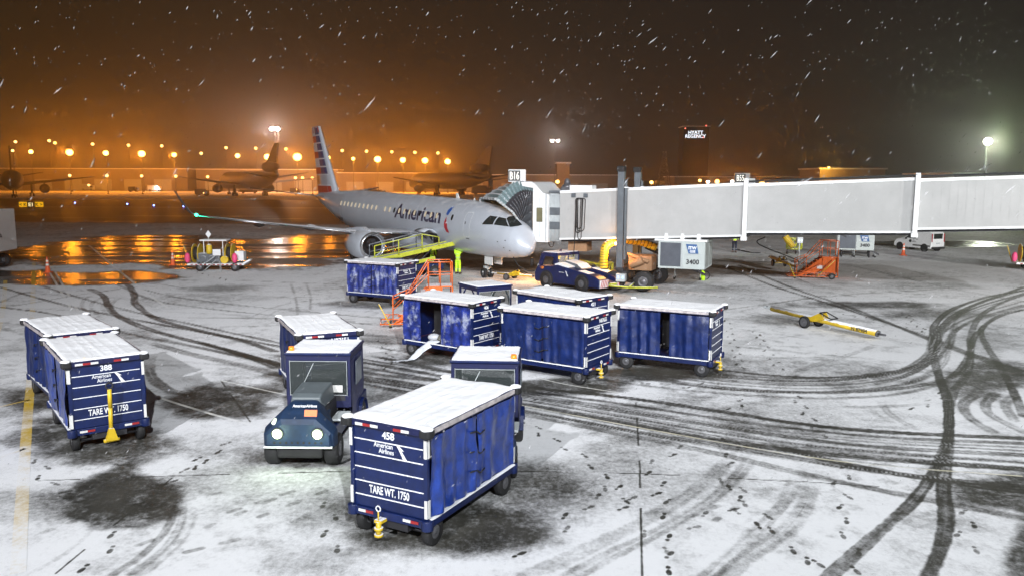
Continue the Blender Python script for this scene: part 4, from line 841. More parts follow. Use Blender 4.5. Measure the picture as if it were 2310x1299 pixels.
def cart(label, pos, rz, number, reg=None, tare=True, endside=1, near='closed', hitch='pintle', frost=False, seed=1, openw=.0, gap=None):
    """local x = long axis, lettered end at +x, -y = side seen by the camera (mirror with endside)"""
    t = thing('baggage_cart', label, 'baggage cart', (pos[0], pos[1], 0), rz, 'covered baggage carts on the apron'); hl, hw = CL / 2, CWD / 2
    def chassis():
        q = MB(); q.box((0, 0, CZD - .08), (CL - .06, CWD - .06, .14)); q.box((0, 0, CZD - .2), (CL * .8, .12, .12))
        for x in (-1, 1):
            for y in (-1, 1): q.cyl((x * (hl - .07), y * (hw - .07), CZD - .17), (x * (hl - .07), y * (hw - .07), CZD - .0), .10, n=12)
        return q.mesh('chassis', M['blue'])
    c = put('chassis', cached('chassis', chassis), t, .01)
    q = cached('sillsnow', lambda: MB().box((0, -hw + .03, CZD + .002), (CL - .2, .07, .02)).box((0, hw - .03, CZD + .002), (CL - .2, .07, .02)).mesh('sill_snow', M['snow'])); put('sill_snow', q, t)
    for x in (-1, 1):
        q = cached('axle', lambda: MB().cyl((0, -CWT / 2, .2), (0, CWT / 2, .2), .035).box((0, 0, .32), (.5, .7, .16)).mesh('axle', M['dark'])); put('axle', q, t, loc=(x * CWB / 2, 0, 0))
        for y in (-1, 1): wheel(t, (x * CWB / 2, y * CWT / 2, .235), .235, .15)
    # frame posts
    for x in (-1, 1):
        for y in (-1, 1): put('corner_post', cached('post', lambda: MB().box((0, 0, (CZD + CZT) / 2 - .04), (.07, .07, CZT - CZD - .1)).mesh('corner_post', M['blue'])), t, loc=(x * (hl - .08), y * (hw - .08), 0))
    def endp():
        q = MB(); q.box((0, 0, (CZD + CZT) / 2 - .06), (.04, CWD - .22, CZT - CZD - .12)); return q.mesh('end_panel', M['blue'])
    for x in (-1, 1):
        e = put('end_panel', cached('endp', endp), t, loc=(x * (hl - .09), 0, 0))
        q = cached('ribs', lambda: [p for p in [MB()] if [p.box((0, 0, CZD + .196 + k * .24), (.022, CWD - .26, .013)) for k in range(5)]][0].mesh('panel_rib', M['snow'])); put('panel_rib', q, e, loc=(x * .028, 0, 0))
        for y in (-1, 1):
            for z in (CZD + .18, CZT - .34):
                put('reflective_strip', cached('st1', lambda: MB().box((0, 0, 0), (.012, .055, .30)).mesh('reflective_strip', M['refl'])), t, 0, (x * (hl - .035), y * (hw - .07), z))
                put('reflective_strip', cached('st2', lambda: MB().box((0, 0, 0), (.05, .012, .30)).mesh('reflective_strip', M['refl'])), t, 0, (x * (hl - .085), y * (hw - .038), z))
        for kk in (0, 1, 2, 5, 6): put('reflector', cached('bw%d' % (kk in (1, 5)), lambda: MB().box((0, 0, 0), (.012, .15, .045)).mesh('reflector', M['redrefl' if kk in (1, 5) else 'refl'])), t, 0, (x * (hl + .006), -hw + .2 + (CWD - .4) * (kk + .5) / 8, CZT - .085))
        [put('reflector', cached('bw%d' % w_, lambda: MB().box((0, 0, 0), (.012, .15, .045)).mesh('reflector', M['redrefl' if w_ else 'refl'])), t, 0, (x * (hl - .022), yy + (.075 if w_ else -.075), CZD - .07)) for yy in (-.45, .45) for w_ in (0, 1)]
    def roof():
        q = MB(); q.box((0, 0, CZT - .075), (CL, CWD, .11)); return q.mesh('roof', M['navy'])
    ro = put('roof', cached('roof', roof), t, .01)
    for x in (-1, 1):
        for y in (-1, 1):
            put('corner_cap', cached('cap', lambda: MB().box((0, 0, 0), (.20, .20, .15)).mesh('corner_cap', M['black'])), ro, .04, (x * (hl - .03), y * (hw - .03), CZT - .07))
            put('corner_snow', cached('csn', lambda: MB().sph((0, 0, 0), .11, 12, sq=(1, 1, .38)).mesh('corner_snow', M['snow'])), ro, 0, (x * (hl - .03), y * (hw - .03), CZT + .005))
    for y in (-1, 1): put('side_trim', cached('siderail', lambda: MB().box((0, 0, CZT - .06), (CL - .3, .02, .075)).mesh('side_trim', M['trimr'])), ro, 0, (0, y * (hw + .006), 0))
    put('roof_snow', snow_roof(CL - .04, CWD - .04, seed=seed).mesh('roof_snow', M['snow']), ro, loc=(0, 0, CZT - .02))
    cm = M['tarpfrost'] if frost else M['tarp' if seed in (1, 2) else 'tarpd']
    for s in (-1, 1):
        g = gap if (gap and s == -1) else [(-hl + .12, -.03), (.03, hl - .12)]
        for k, (a, b) in enumerate(g):
            me = curtain_mesh(a, b, seed * 7 + k + (s > 0) * 3, .045 if frost or seed % 2 == 0 else .03).mesh('curtain', cm); o = put('curtain', me, t, loc=(0, s * (hw - .06), 0))
            if s > 0: o.scale = (1, -1, 1)
        if not gap or s == 1:
            q = MB(); q.box((0, s * (hw - .075), (CZD + CZT) / 2), (.16, .03, CZT - CZD - .2)); q.build('centre_panel', M['navy'], t)
            q = MB()
            for z in (CZD + .35, CZD + .7, CZD + 1.05):
                q.tube([(-.26, s * (hw + .0), z - .03), (-.08, s * (hw + .02), z - .05), (.04, s * (hw + .02), z + .03), (.22, s * (hw - .0), z + .05)], .014, n=6)
            q.build('strap', M['black'], t)
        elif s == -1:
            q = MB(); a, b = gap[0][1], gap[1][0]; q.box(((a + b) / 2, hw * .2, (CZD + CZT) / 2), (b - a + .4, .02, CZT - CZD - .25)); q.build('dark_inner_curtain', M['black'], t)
    # writing on the end
    x = hl - .065; T = Matrix.Translation; E = Matrix.Rotation(R(90), 4, 'Z') @ FR; items = []
    if number: items.append((number, .17, T((x, 0.0, 1.755)) @ E, .95, .004))
    if reg: items.append((reg, .17, T((x, .28, 1.755)) @ E, .85, .004))
    items.append(('American', .115, T((x, -.10, 1.60)) @ E, .85, .001)); items.append(('Airlines', .115, T((x, -.04, 1.505)) @ E, .85, .001))
    if tare: items.append(('TARE WT. 1750', .19, T((x, 0, .79)) @ E, .62, .004))
    join_text('lettering', items, M['letter'], t)
    q = MB(); q.prism([(.16 + a, 1.68 + b * .60) for a, b in LOGO], x, x + .004, ax='x'); q.build('emblem', M['letter'], t)
    if hitch == 'pintle':
        q = MB(); q.box((hl + .04, -.1, .40), (.16, .14, .05)); q.cyl((hl + .10, -.1, .16), (hl + .10, -.1, .40), .045, n=12); q.cyl((hl + .10, -.1, .26), (hl + .10, -.1, .30), .075, n=14); q.cyl((hl + .1, -.1, .15), (hl + .1, -.1, .19), .075, n=14)
        q.cyl((hl + .1, -.1, .4), (hl + .1, -.1, .58), .012); h_ = q.build('tow_pin', M['yellow'], t); q = MB(); n = 12
        q.tube([(hl + .1 , -.1 + .045 * math.cos(2 * math.pi * k / n), .62 + .045 * math.sin(2 * math.pi * k / n)) for k in range(n + 1)], .012, n=6); q.build('ring', M['letter'], h_)
    elif hitch == 'bar':
        q = MB(); q.tube([(hl + .05, 0, .36), (hl + .13, 0, .95), (hl + .16, 0, 1.38)], .045, n=8); q.loft([[(hl + .02, -.13, .2), (hl + .12, -.13, .2), (hl + .12, .13, .2), (hl + .02, .13, .2)], [(hl + .06, -.05, .48), (hl + .14, -.05, .48), (hl + .14, .05, .48), (hl + .06, .05, .48)]], sm=False); q.cyl((hl + .06, -.16, .2), (hl + .06, .16, .2), .04)
        h_ = q.build('drawbar', M['yellow'], t); q = MB(); n = 14; q.tube([(hl + .17, .07 * math.cos(2 * math.pi * k / n), 1.45 + .07 * math.sin(2 * math.pi * k / n)) for k in range(n + 1)], .022, n=6); q.build('ring', M['dark'], h_)
    return t
cart('blue baggage cart numbered 458 in the foreground, thick snow on its roof', (-1.317, 13.894), -2.055, '458', seed=1)
cart('blue baggage cart numbered 388 at the left with a raised yellow drawbar', (-9.82, 18.456), -.918, '388', hitch='bar', seed=2)
ga, gb, gc, gd = G(62.7, 731.5, CZT), G(250.6, 741.6, CZT), G(88, 760, CZT), G(206.6, 706, CZT)
cart('blue baggage cart numbered 399 half hidden behind cart 388 at the left', ((ga[0] + gb[0]) / 2, (ga[1] + gb[1]) / 2), -.86, '399', hitch=None, seed=4)
cart('blue baggage cart lettered N87655 right of the middle group, yellow pintle', (1.346, 24.196), -.598, None, reg='N87655', tare=False, seed=3)
cart('blue baggage cart standing rightmost, dark slot open between its curtains', (5.019, 25.074), -.474, None, tare=False, seed=5, gap=[(-1.40, -.10), (.20, 1.40)])
cart('blue baggage cart numbered 406 with torn open frosted curtains', (-2.027, 26.707), -.622, '406', frost=True, seed=6, hitch=None, gap=[(-1.42, -.72), (.18, 1.42)])
cart('blue baggage cart lettered N87651 right behind the headlit tug', (-5.315, 21.622), -1.128, None, reg='N87651', tare=False, seed=7, hitch=None)
cart('blue baggage cart with frosted tarpaulin in front of the airliner engine', (-6.298, 38.544), -.475, None, frost=True, seed=8, hitch=None)
ga, gb, gc = G(1161.7, 655, CZT), G(1376.8, 663, CZT), G(1300.8, 675, CZT); C421 = ((ga[0] + gb[0]) / 2, (ga[1] + gb[1]) / 2); R421 = math.atan2(gc[1] - ga[1], gc[0] - ga[0])
cart('blue baggage cart numbered 421 behind cart N87655 and the canopy tug', C421, R421, '421', seed=9, hitch=None)
# plastic sheet and loose bags spilling from the torn cart
def crumple(name, pts, m, label, cat, amp=.05, seed=3):
    n = 16; vs = []
    for j in range(n + 1):
        for i in range(7):
            a, b = pts[0], pts[1]; f = j / n * (len(pts) - 1); k = min(int(f), len(pts) - 2); f -= k; p = Vector(pts[k]).lerp(Vector(pts[k + 1]), f); w = .20 * (1 - .6 * j / n)
            vs.append(p + Vector(((i - 3) / 3 * w, .05 * mnoise.noise(Vector((i, j, seed))), amp * mnoise.noise(Vector((i * .7, j * .5, seed))))))
    q = MB(); q.add(vs, [(j * 7 + i, j * 7 + i + 1, (j + 1) * 7 + i + 1, (j + 1) * 7 + i) for j in range(n) for i in range(6)], 0, True); o = q.build(name, m); s = o.modifiers.new('solid', 'SOLIDIFY'); s.thickness = .01; tag(o, label, cat); return o
M['plastic'] = mat('frosty_grey_plastic', (.45, .47, .50), .4, var=.2, bump=.3)
crumple('plastic_sheet', [G(985, 768, .62), G(952, 790, .34), G(930, 812, .05), G(890, 817, .03)], M['plastic'], 'crumpled grey plastic sheet hanging out of torn cart 406 onto the ground', 'plastic sheet')
r = random.Random(9)
for k in range(4):
    q = MB(); q.sph((0, 0, .14), .17, 12, sq=(1.3, .9, .75)); o = q.build('mail_bag', mat('olive_bag', (.12, .12, .10), .8) if k else M['plastic']); o.location = Vector((-2.62 + k * .30, 26.62 - k * .17, CZD)); o.rotation_euler = (0, 0, k)
    tag(o, ['pale', 'dark', 'olive', 'rumpled'][k] + ' ' + ['bag lying leftmost inside torn cart 406', 'bag second from left inside torn cart 406', 'bag third from left inside torn cart 406', 'bag lying rightmost inside torn cart 406'][k], 'bag', 'bags inside the torn cart')
# ---------------------------------------------------------------- baggage tugs
def tug(label, pos, rz, lights=True, beacon=1, sides='closed', number=None, hood='dk'):
    """x forward, 3.2 m long, cab at the rear"""
    t = thing('baggage_tug', label, 'baggage tug', (pos[0], pos[1], 0), rz, 'blue baggage tugs'); W2 = .72
    q = MB(); q.box((-.1, 0, .52), (3.0, 1.16, .34)); q.box((-1.05, 0, .66), (1.1, 1.5, .42)); q.box((-1.7, 0, .42), (.2, .5, .3)); q.build('chassis', M['blue'], t, .03)
    # rounded nose and front fender apron
    prof = []
    for x, w, z0, z1 in ((1.76, .64, .50, .98), (1.70, .72, .48, 1.08), (1.50, .76, .46, 1.20), (1.20, .60, .50, 1.30), (.85, .42, .6, 1.33), (.55, .40, .6, 1.33)):
        prof.append([(x, -w, z0), (x, -w, z0 + (z1 - z0) * .5), (x, -w * .50, z1), (x, w * .50, z1), (x, w, z0 + (z1 - z0) * .5), (x, w, z0)])
    q = MB(); q.loft(prof, sm=False); no = q.build('nose', mat('tug_nose_blue', (.006, .022, .06), .6, var=.4, frost=[(30, .66, .25)]), t, .05)
    q = MB()
    for i in range(9):
        for j in range(4): q.cyl((1.70 - j * .045, (i - 4) * .12, .60 + j * .115), (1.77 - j * .047, (i - 4) * .12, .60 + j * .115), .026, n=8)
    q.build('grille_stud', M['black'], no)
    q = MB(); q.box((1.74, 0, .50), (.06, 1.40, .03)); q.build('bumper_snow', M['snow'], no)
    q = MB(); q.box((1.60, 0, .36), (.16, .95, .26)); q.build('bumper', M['black'], no, .06)
    q = MB(); q.loft([[(1.08, -.33, 1.22), (1.08, -.30, 1.36), (1.08, .30, 1.36), (1.08, .33, 1.22)], [(.95, -.36, 1.1), (.95, -.32, 1.42), (.95, .32, 1.42), (.95, .36, 1.1)], [(.12, -.38, 1.1), (.12, -.34, 1.46), (.12, .34, 1.46), (.12, .38, 1.1)]], sm=False); q.build('engine_hood', mat('hood_grey', (.10, .12, .13), .45, var=.2) if hood == 'dk' else M['snow'], t, .03)
    q = MB(); q.box((.5, -.36, .86), (1.0, .06, .5)); q.box((.5, .36, .86), (1.0, .06, .5)); q.build('engine_side', M['dark'], t)
    for y in (-1, 1): q = MB(); q.box((.52, y * .61, .80), (.62, .3, .05)); q.build('step', M['lgrey'], t, .01)
    if lights:
        for y in (-.41, .41):
            h = MB(); h.cyl((1.68, y, .80), (1.785, y, .79), .125, n=18); ho = h.build('headlight', M['dark'], t); h = MB(); h.sph((1.785, y, .79), .10, 14, sq=(.5, 1, 1)); h.build('lens', M['head'], ho)
        for y in (-.50, .16): h = MB(); h.cyl((1.56, y, 1.02), (1.72, y, 1.0), .04, n=12); h.build('marker_lamp', emi('dim_marker_lamp', (.9, 1, .8), 2), t)
        
        for y in (-.41, .41): l = bpy.data.lights.new('headlight_glow', 'POINT'); l.energy = 9; l.color = (.75, 1, .6); l.shadow_soft_size = .08; o = bpy.data.objects.new('headlight_glow', l); C.objects.link(o); o.parent = t; o.location = (1.97, y, .79)
    if number:
        text('lettering', 'AmericanAirlines', .085, M['letter'], t, (1.42, .07, 1.25), (R(58), 0, R(90)), .002, .002, sx=.85); q = MB(); q.box((1.60, .24, 1.17), (.02, .26, .15), ry=R(-25)); tg = q.build('number_plate', mat('orange_plate', (.75, .16, .03), .5), t)
        text('lettering', number, .12, M['dark'], tg, (1.62, .24, 1.13), (R(65), 0, R(90)), .002, .004)
    # cab
    def bar(pts, r=.035): q = MB(); q.tube(pts, r, n=6); return q
    zt = 2.04; x0, x1 = -1.35, -.02
    fr = MB()
    for y in (-W2 + .03, W2 - .03):
        fr.box((x1, y, (zt + .85) / 2), (.07, .07, zt - .85)); fr.box((x0, y, (zt + .85) / 2), (.07, .07, zt - .85)); fr.box(((x0 + x1) / 2, y, zt - .06), (x1 - x0, .06, .12))
    for x in (x0, x1): fr.box((x, 0, zt - .06), (.07, W2 * 2 - .1, .14))
    fr.box((x1, 0, .98), (.07, W2 * 2 - .1, .28)); fr.box((x0, 0, .98), (.07, W2 * 2 - .1, .34)); fr.build('cab_frame', M['navy'], t, .01)
    q = MB(); q.box((x1 + .02, 0, (1.12 + zt - .13) / 2), (.012, W2 * 2 - .14, zt - .13 - 1.12)); ws = q.build('windscreen', mat('cab_windscreen', (.05, .06, .06), .06, alpha=.45), t)
    q = MB(); q.box((x1 + .035, 0, 1.13), (.02, W2 * 2 - .16, .008)); q.box((x1 + .035, 0, zt - .14), (.02, W2 * 2 - .16, .008)); [q.box((x1 + .035, y * (W2 - .08), 1.52), (.02, .008, .8)) for y in (-1, 1)]; q.cyl((x1 + .045, -.45, 1.16), (x1 + .045, -.1, 1.86), .008, n=5); q.build('wiper', M['lgrey'], ws)
    if sides == 'closed':
        for s in (-1, 1):
            q = MB(); n = 10; vs = []
            for j in range(n + 1):
                for i in range(n + 1): x = x0 + (x1 - x0) * i / n; z = .5 + (zt - .62) * j / n; vs.append((x, s * (W2 + .012 + .02 * mnoise.noise(Vector((x * 3, z * 3, s)))), z))
            q.add(vs, [(j * (n + 1) + i, j * (n + 1) + i + 1, (j + 1) * (n + 1) + i + 1, (j + 1) * (n + 1) + i) for j in range(n) for i in range(n)], 0, True); q.build('side_curtain', M['bluesnow'], t)
            q = MB(); q.box(((x0 + x1) / 2, s * (W2 + .038), 1.55), (.62, .012, .55)); q.build('side_window', mat('plastic_side_window', (.16, .19, .22), .25), t, .005)
        q = MB(); q.box((x0, 0, 1.5), (.012, W2 * 2 - .2, .66)); q.build('rear_window', M['clear'], t)
    else:
        for s in (-1, 1):
            q = MB(); q.tube([(x1, s * (W2 - .03), 1.2), (x1 - .12, s * (W2 - .03), 1.6), (x1 - .42, s * (W2 - .03), 1.92)], .03, n=6); q.tube([(x0, s * (W2 - .03), 1.2), (x0 + .12, s * (W2 - .03), 1.6), (x0 + .42, s * (W2 - .03), 1.92)], .03, n=6); q.build('cab_brace', M['navy'], t)
    q = MB(); q.box(((x0 + x1) / 2, 0, zt + .03), (x1 - x0 + .16, W2 * 2 + .06, .06)); rf = q.build('roof', M['blue'], t, .01); put('roof_snow', snow_roof(x1 - x0 + .12, W2 * 2 + .02, .035, 1, 3).mesh('roof_snow', M['snow']), rf, loc=((x0 + x1) / 2, 0, zt + .05))
    if beacon: q = MB(); q.cyl((x1 - .08, beacon * (W2 - .1), zt + .06), (x1 - .08, beacon * (W2 - .1), zt + .17), .07, .06, n=14); q.build('beacon', M['amber'], rf)
    # driver place
    q = MB(); q.box((-.95, 0, .95), (.45, 1.0, .12)); q.box((-1.2, 0, 1.2), (.1, 1.0, .45)); q.build('seat', M['black'], t, .03)
    q = MB(); n = 18; q.tube([(-.42 + .05 * math.sin(2 * math.pi * k / n), .25 + .19 * math.cos(2 * math.pi * k / n), 1.22 + .12 * math.sin(2 * math.pi * k / n)) for k in range(n + 1)], .015, n=6); q.cyl((-.42, .25, 1.22), (-.2, .25, 1.0), .02); q.build('steering_wheel', M['black'], t)
    q = MB(); q.box((-.08, 0, 1.08), (.2, 1.2, .16)); q.build('dashboard', M['dark'], t); q = MB(); q.box((.03, .42, 1.28), (.01, .24, .16)); q.build('permit', M['refl'], t)
    # wheels and fenders
    for y in (-1, 1):
        wheel(t, (1.28, y * .62, .33), .33, .28); wheel(t, (-1.0, y * .66, .36), .36, .26)
        q = MB(); n = 8
        for k in range(n): a0, a1 = math.pi * k / n, math.pi * (k + 1) / n; q.add([(-1.0 + .43 * math.cos(a), y * yy, .38 + .43 * math.sin(a)) for a in (a0, a1) for yy in (.52, .82)], [(0, 1, 3, 2)])
        o = q.build('fender', M['blue'], t); s_ = o.modifiers.new('s', 'SOLIDIFY'); s_.thickness = .02
    return t
pz = G(720, 797, 2.1); tug('blue baggage tug with both headlights blazing, parked beside cart 458', (pz[0] - .02, pz[1] + .0), R(-91), number='798', beacon=-1)
pz = G(1105, 812, 2.1); tug('blue baggage tug behind cart 458, only its snowy cab showing', (pz[0] - .10, pz[1]), R(-93), lights=False, beacon=1)
pz = G(1128, 646, 2.1); tug('open sided blue baggage tug with a snowy canopy between carts 406 and 421', (pz[0] - .2, pz[1] + .2), R(-58), lights=False, beacon=0, sides='open', hood='snow')
# ---------------------------------------------------------------- pushback tractor
p0 = G(1213, 634); p1 = G(1372, 664); ang = math.atan2(p1[1] - p0[1], p1[0] - p0[0]); LT = 4.7
t = thing('pushback_tractor', 'low blue pushback tractor with red and white striped tail in front of the bridge wheels', 'pushback tractor', (2.05, 46.0, 0), -.80)
q = MB(); PB = [(0, .35), (0, .75), (.25, 1.15), (1.2, 1.2), (1.7, 1.28), (2.6, 1.14), (3.6, 1.0), (4.4, .86), (4.75, .70), (4.75, .25), (.1, .25)]
q.prism(PB, -1.1, -.32); q.prism(PB, .32, 1.1); q.prism([(0, .3), (.1, 1.0), (2.6, 1.0), (3.5, .75), (4.4, .6), (4.7, .5), (4.7, .3)], -.32, .32); bo = q.build('body', M['blue'], t, .09)
q = MB(); q.prism([(1.45, 1.30), (1.75, 1.40), (2.5, 1.22), (2.45, 1.15), (1.5, 1.2)], -1.0, -.42); q.prism([(3.2, 1.07), (3.9, .96), (3.9, .93), (3.2, 1.04)], -1.0, -.45); q.prism([(2.9, 1.12), (4.2, .93), (4.2, .90), (2.9, 1.09)], .45, 1.0); q.build('snow_patch', M['snow'], bo, .03)
q = MB(); q.prism([(1.5, 1.28), (1.75, 1.50), (2.6, 1.36), (3.0, 1.10), (2.9, 1.0), (1.5, 1.1)], -.45, .45); q.build('engine_cover', M['grey'], t, .05)
q = MB(); q.prism([(.05, 1.0), (.35, 1.82), (.5, 1.88), (1.5, 1.88), (1.6, 1.8), (1.62, 1.1), (1.3, 1.1), (1.28, 1.66), (.62, 1.66), (.40, 1.1)], -.92, -.84); q.prism([(.05, 1.0), (.35, 1.82), (.5, 1.88), (1.5, 1.88), (1.6, 1.8), (1.62, 1.1), (1.3, 1.1), (1.28, 1.66), (.62, 1.66), (.40, 1.1)], .84, .92)
q.box((1.0, 0, 1.86), (1.2, 1.8, .08)); q.box((1.58, 0, 1.80), (.08, 1.8, .12)); q.box((1.58, 0, 1.2), (.08, 1.8, .14)); q.box((1.58, 0, 1.5), (.07, .07, .5)); cb = q.build('cab', M['blue'], t, .03)
q = MB(); q.box((1.6, -.42, 1.5), (.02, .74, .46)); q.box((1.6, .42, 1.5), (.02, .74, .46)); q.build('rear_window', M['clear'], cb); q = MB(); q.box((1.0, 0, 1.91), (1.1, 1.7, .03)); q.build('roof_snow', M['snow'], cb, .01); q = MB(); q.sph((1.0, 0, 1.97), .08, 10); q.build('beacon', M['navy'], cb)
q = MB(); q.box((.9, -.2, 1.2), (.4, .4, .5)); q.build('seat', M['black'], t)
for x, y in ((.95, -1.0), (3.55, -1.0), (.95, 1.0), (3.55, 1.0)):
    wheel(t, (x, y * 1.03, .42), .42, .3); q = MB(); q.cyl((x, y * 1.105 - .012, .44), (x, y * 1.105 + .012, .44), .5, n=24); q.build('wheel_arch', M['dark'], t)
for y0, y1 in ((-1.06, -.38), (.38, 1.06)):
    q = MB(); q.box((4.765, (y0 + y1) / 2, .48), (.03, y1 - y0, .40), 0)
    for k in range(5): yy = y0 + (y1 - y0) * (k + .2) / 5; s = 1 if y0 < 0 else -1; q.add([(4.785, yy, .29), (4.785, yy + .07, .29), (4.785, min(max(yy + .07 + s * .12, y0), y1), .67), (4.785, min(max(yy + s * .12, y0), y1), .67)], [(0, 1, 2, 3)], 1)
    q.build('striped_bumper', [M['letter'], mat('red_stripe', (.45, .03, .03), .5)], t)
q = MB(); q.box((4.8, 0, .42), (.16, .5, .14)); q.build('tow_hitch', M['ygreen'], t, .02)
text('lettering', '12F', .18, M['amber'], t, (.62, -1.106, 1.0), (R(90), 0, 0), .003, .004); q = MB(); q.prism([(2.35 + a, 1.0 + b * .7) for a, b in LOGO], -1.112, -1.107); q.build('emblem', M['letter'], t); text('lettering', 'American', .10, M['letter'], t, (2.08, -1.107, .88), (R(90), 0, 0), .002)
q = MB(); q.cyl((-.3, -1.0, 1.05), (-.3, -1.0, 1.5), .07); q.cyl((-.3, -1.0, 1.25), (.2, -1.0, 1.2), .02); q.build('mirror', M['black'], t)
# ---------------------------------------------------------------- towbars
def towbar(label, a, b, wf=.42, r=.12, zA=.42, zB=.30, tg=None, wheel_r=.24, white=True):
    A, B = Vector(a), Vector(b); L = (B - A).length; t = thing('towbar', label, 'towbar', (A.x, A.y, 0), math.atan2(B.y - A.y, B.x - A.x), 'yellow aircraft towbars'); zf = lambda x: zA + (zB - zA) * x / L
    q = MB(); q.cyl((.35, 0, zf(.35)), (L - .35, 0, zf(L - .35)), r, n=16); q.build('tube', M['ysnow'], t)
    q = MB(); q.cyl((0, 0, zf(0)), (.35, 0, zf(.35)), r * .5, n=10); q.cyl((0, .1, zf(0)), (0, -.1, zf(0)), .05); q.box((.2, 0, zf(.2)), (.2, .2, .06)); q.build('head', M['lgrey'], t)
    q = MB(); q.cyl((L - .35, 0, zf(L - .35)), (L - .30, 0, zf(L)), r * 1.04, n=14); q.cyl((L - .3, 0, zf(L)), (L, 0, zf(L)), r * .35, n=10); q.build('eye', M['rim'], t)
    x = L * wf; q = MB(); q.prism([(x - .25, .28), (x + .55, zf(x) + .30), (x + .75, zf(x) + .05), (x + .3, zf(x) - .1)], -r - .05, -r - .01); q.prism([(x - .25, .28), (x + .55, zf(x) + .30), (x + .75, zf(x) + .05), (x + .3, zf(x) - .1)], r + .01, r + .05); q.cyl((x, -.42, wheel_r), (x, .42, wheel_r), .03); q.build('axle_bracket', M['yellow'], t)
    q = MB(); q.tube([(x + .55, -.2, zf(x) + .30), (x + 1.1, -.2, zf(x) + .12), (x + 1.1, .2, zf(x) + .12), (x + .55, .2, zf(x) + .30), (x + .55, -.2, zf(x) + .30)], .025, n=6); q.build('handle', M['black'], t)
    for y in (-.42, .42):
        o = wheel(t, (x, y, wheel_r), wheel_r, .12, hub=.72)
    if tg: text('lettering', tg, .2, M['dark'], t, (L * .82, -r - .005, zf(L * .82) - .07), (R(90), 0, 0), .002, .004)
    return t
towbar('long yellow towbar on white wheels lying alone on the snow at right', G(1728, 688, .5), G(1998, 750, .25), tg='N 87984', zA=.5, zB=.25, wheel_r=.25, wf=.42)
towbar('short yellow towbar joining the airliner nose wheel to the blue tractor', G(1112, 616, .3), G(1212, 624, .3), r=.07, wheel_r=.2, wf=.40, zA=.32, zB=.32)
towbar('yellow towbar lying beside the right orange stairs', G(1736, 575, .5), G(1800, 600, .3), zA=.5, zB=.35, wf=.35)
# ---------------------------------------------------------------- orange maintenance stairs
def stairs(label, pos, rz, W_=.95, H=1.55, mirror=1, sc=1.0, panel2=False):
    t = thing('maintenance_stairs', label, 'stairs', (pos[0], pos[1], 0), rz, 'orange maintenance stairs'); t.scale = (mirror * sc, sc, sc)
    n = 7; run = 1.55; 
    for k in range(n): q = MB(); q.box((.35 + run * k / n, 0, .28 + (H - .28) * k / (n - 1)), (.24, W_ - .1, .035)); q.build('tread', M['orange'], t)
    q = MB()
    for y in (-W_ / 2, W_ / 2): q.prism([(.25, .18), (.45, .18), (2.2, H - .75), (2.2, H), (1.75, H + .02), (1.55, H - .1)], y - .015, y + .015)
    q.build('side_panel', M['orange'], t)
    q = MB(); q.box((2.15, 0, H), (.95, W_, .06)); q.build('platform', M['orange'], t)
    if panel2: q = MB(); q.box((2.15, -W_ / 2 - .03, H - .5), (.9, .03, .9)); q.box((2.62, 0, H - .5), (.03, W_, .9)); q.build('lower_panel', M['orange'], t); q = MB(); q.box((1.6, -W_ / 2 - .04, H - .62), (.42, .01, .2)); q.build('notice', M['letter'], t)
    for y in (-W_ / 2, W_ / 2):
        q = MB(); q.tube([(.2, y, .2), (.2, y, 1.15), (.9, y, 1.45), (1.65, y, H + 1.0), (2.6, y, H + 1.0), (2.6, y, H)], .024, n=6); q.tube([(.2, y, .7), (1.65, y, H + .5), (2.6, y, H + .5)], .018, n=6)
        for x, z0, z1 in ((.75, .6, 1.38), (1.65, H, H + 1.0), (2.12, H, H + 1.0)): q.cyl((x, y, z0), (x, y, z1), .02, n=6)
        q.build('handrail', M['orange'], t)
    q = MB(); q.tube([(2.6, -W_ / 2, H + 1), (2.6, W_ / 2, H + 1)], .022, n=6); q.tube([(2.6, -W_ / 2, H + .5), (2.6, W_ / 2, H + .5)], .018, n=6)
    q.build('end_rail', M['orange'], t)
    q = MB()
    for y in (-W_ / 2 - .12, W_ / 2 + .12):
        q.cyl((-.3, y, .16), (2.6, y, .16), .03, n=6); q.cyl((-.15, y, .36), (2.5, y, .36), .022, n=6)
        for k in range(7): q.cyl((-.2 + k * .42, y, .16), (.1 + k * .40, y, .36), .018, n=5)
        q.cyl((2.6, y, .16), (2.6, y, H), .03, n=6); q.cyl((.2, y, .16), (1.6, y, .9), .022, n=6)
    for x in (-.3, .5, 1.4, 2.6): q.cyl((x, -W_ / 2 - .12, .16), (x, W_ / 2 + .12, .16), .028, n=6)
    q.build('base_frame', M['orange'], t)
    q = MB(); q.cyl((.1, -W_ / 2 - .14, .1), (-.35, -W_ / 2 - .2, 1.0), .025, n=6); q.build('yellow_strut', M['yellow'], t); q = MB(); q.cyl((1.4, -W_ / 2 - .2, .16), (2.4, -W_ / 2 - .2, 1.2), .025, n=6); q.build('yellow_strut', M['yellow'], t)
    for y in (-1, 1): wheel(t, (2.25, y * (W_ / 2 + .22), .2), .2, .12)
    for y in (-1, 1): q = MB(); q.cyl((.1, y * (W_ / 2 + .05), 0), (.1, y * (W_ / 2 + .05), .2), .03, n=8); q.cyl((.1, y * (W_ / 2 + .05), 0), (.1, y * (W_ / 2 + .05), .03), .07, n=10); q.build('foot', M['dark'], t)
    return t
g0 = G(848, 746); stairs('orange steel maintenance stairs half hidden behind torn cart 406', (g0[0] + .35, g0[1] + 1.0), R(8), H=1.62)
g0 = G(1790, 624); stairs('bulky orange maintenance stairs on black wheels under the bridge at right', (g0[0] + .1, g0[1] + .6), R(-12), H=1.35, panel2=True, sc=.98)
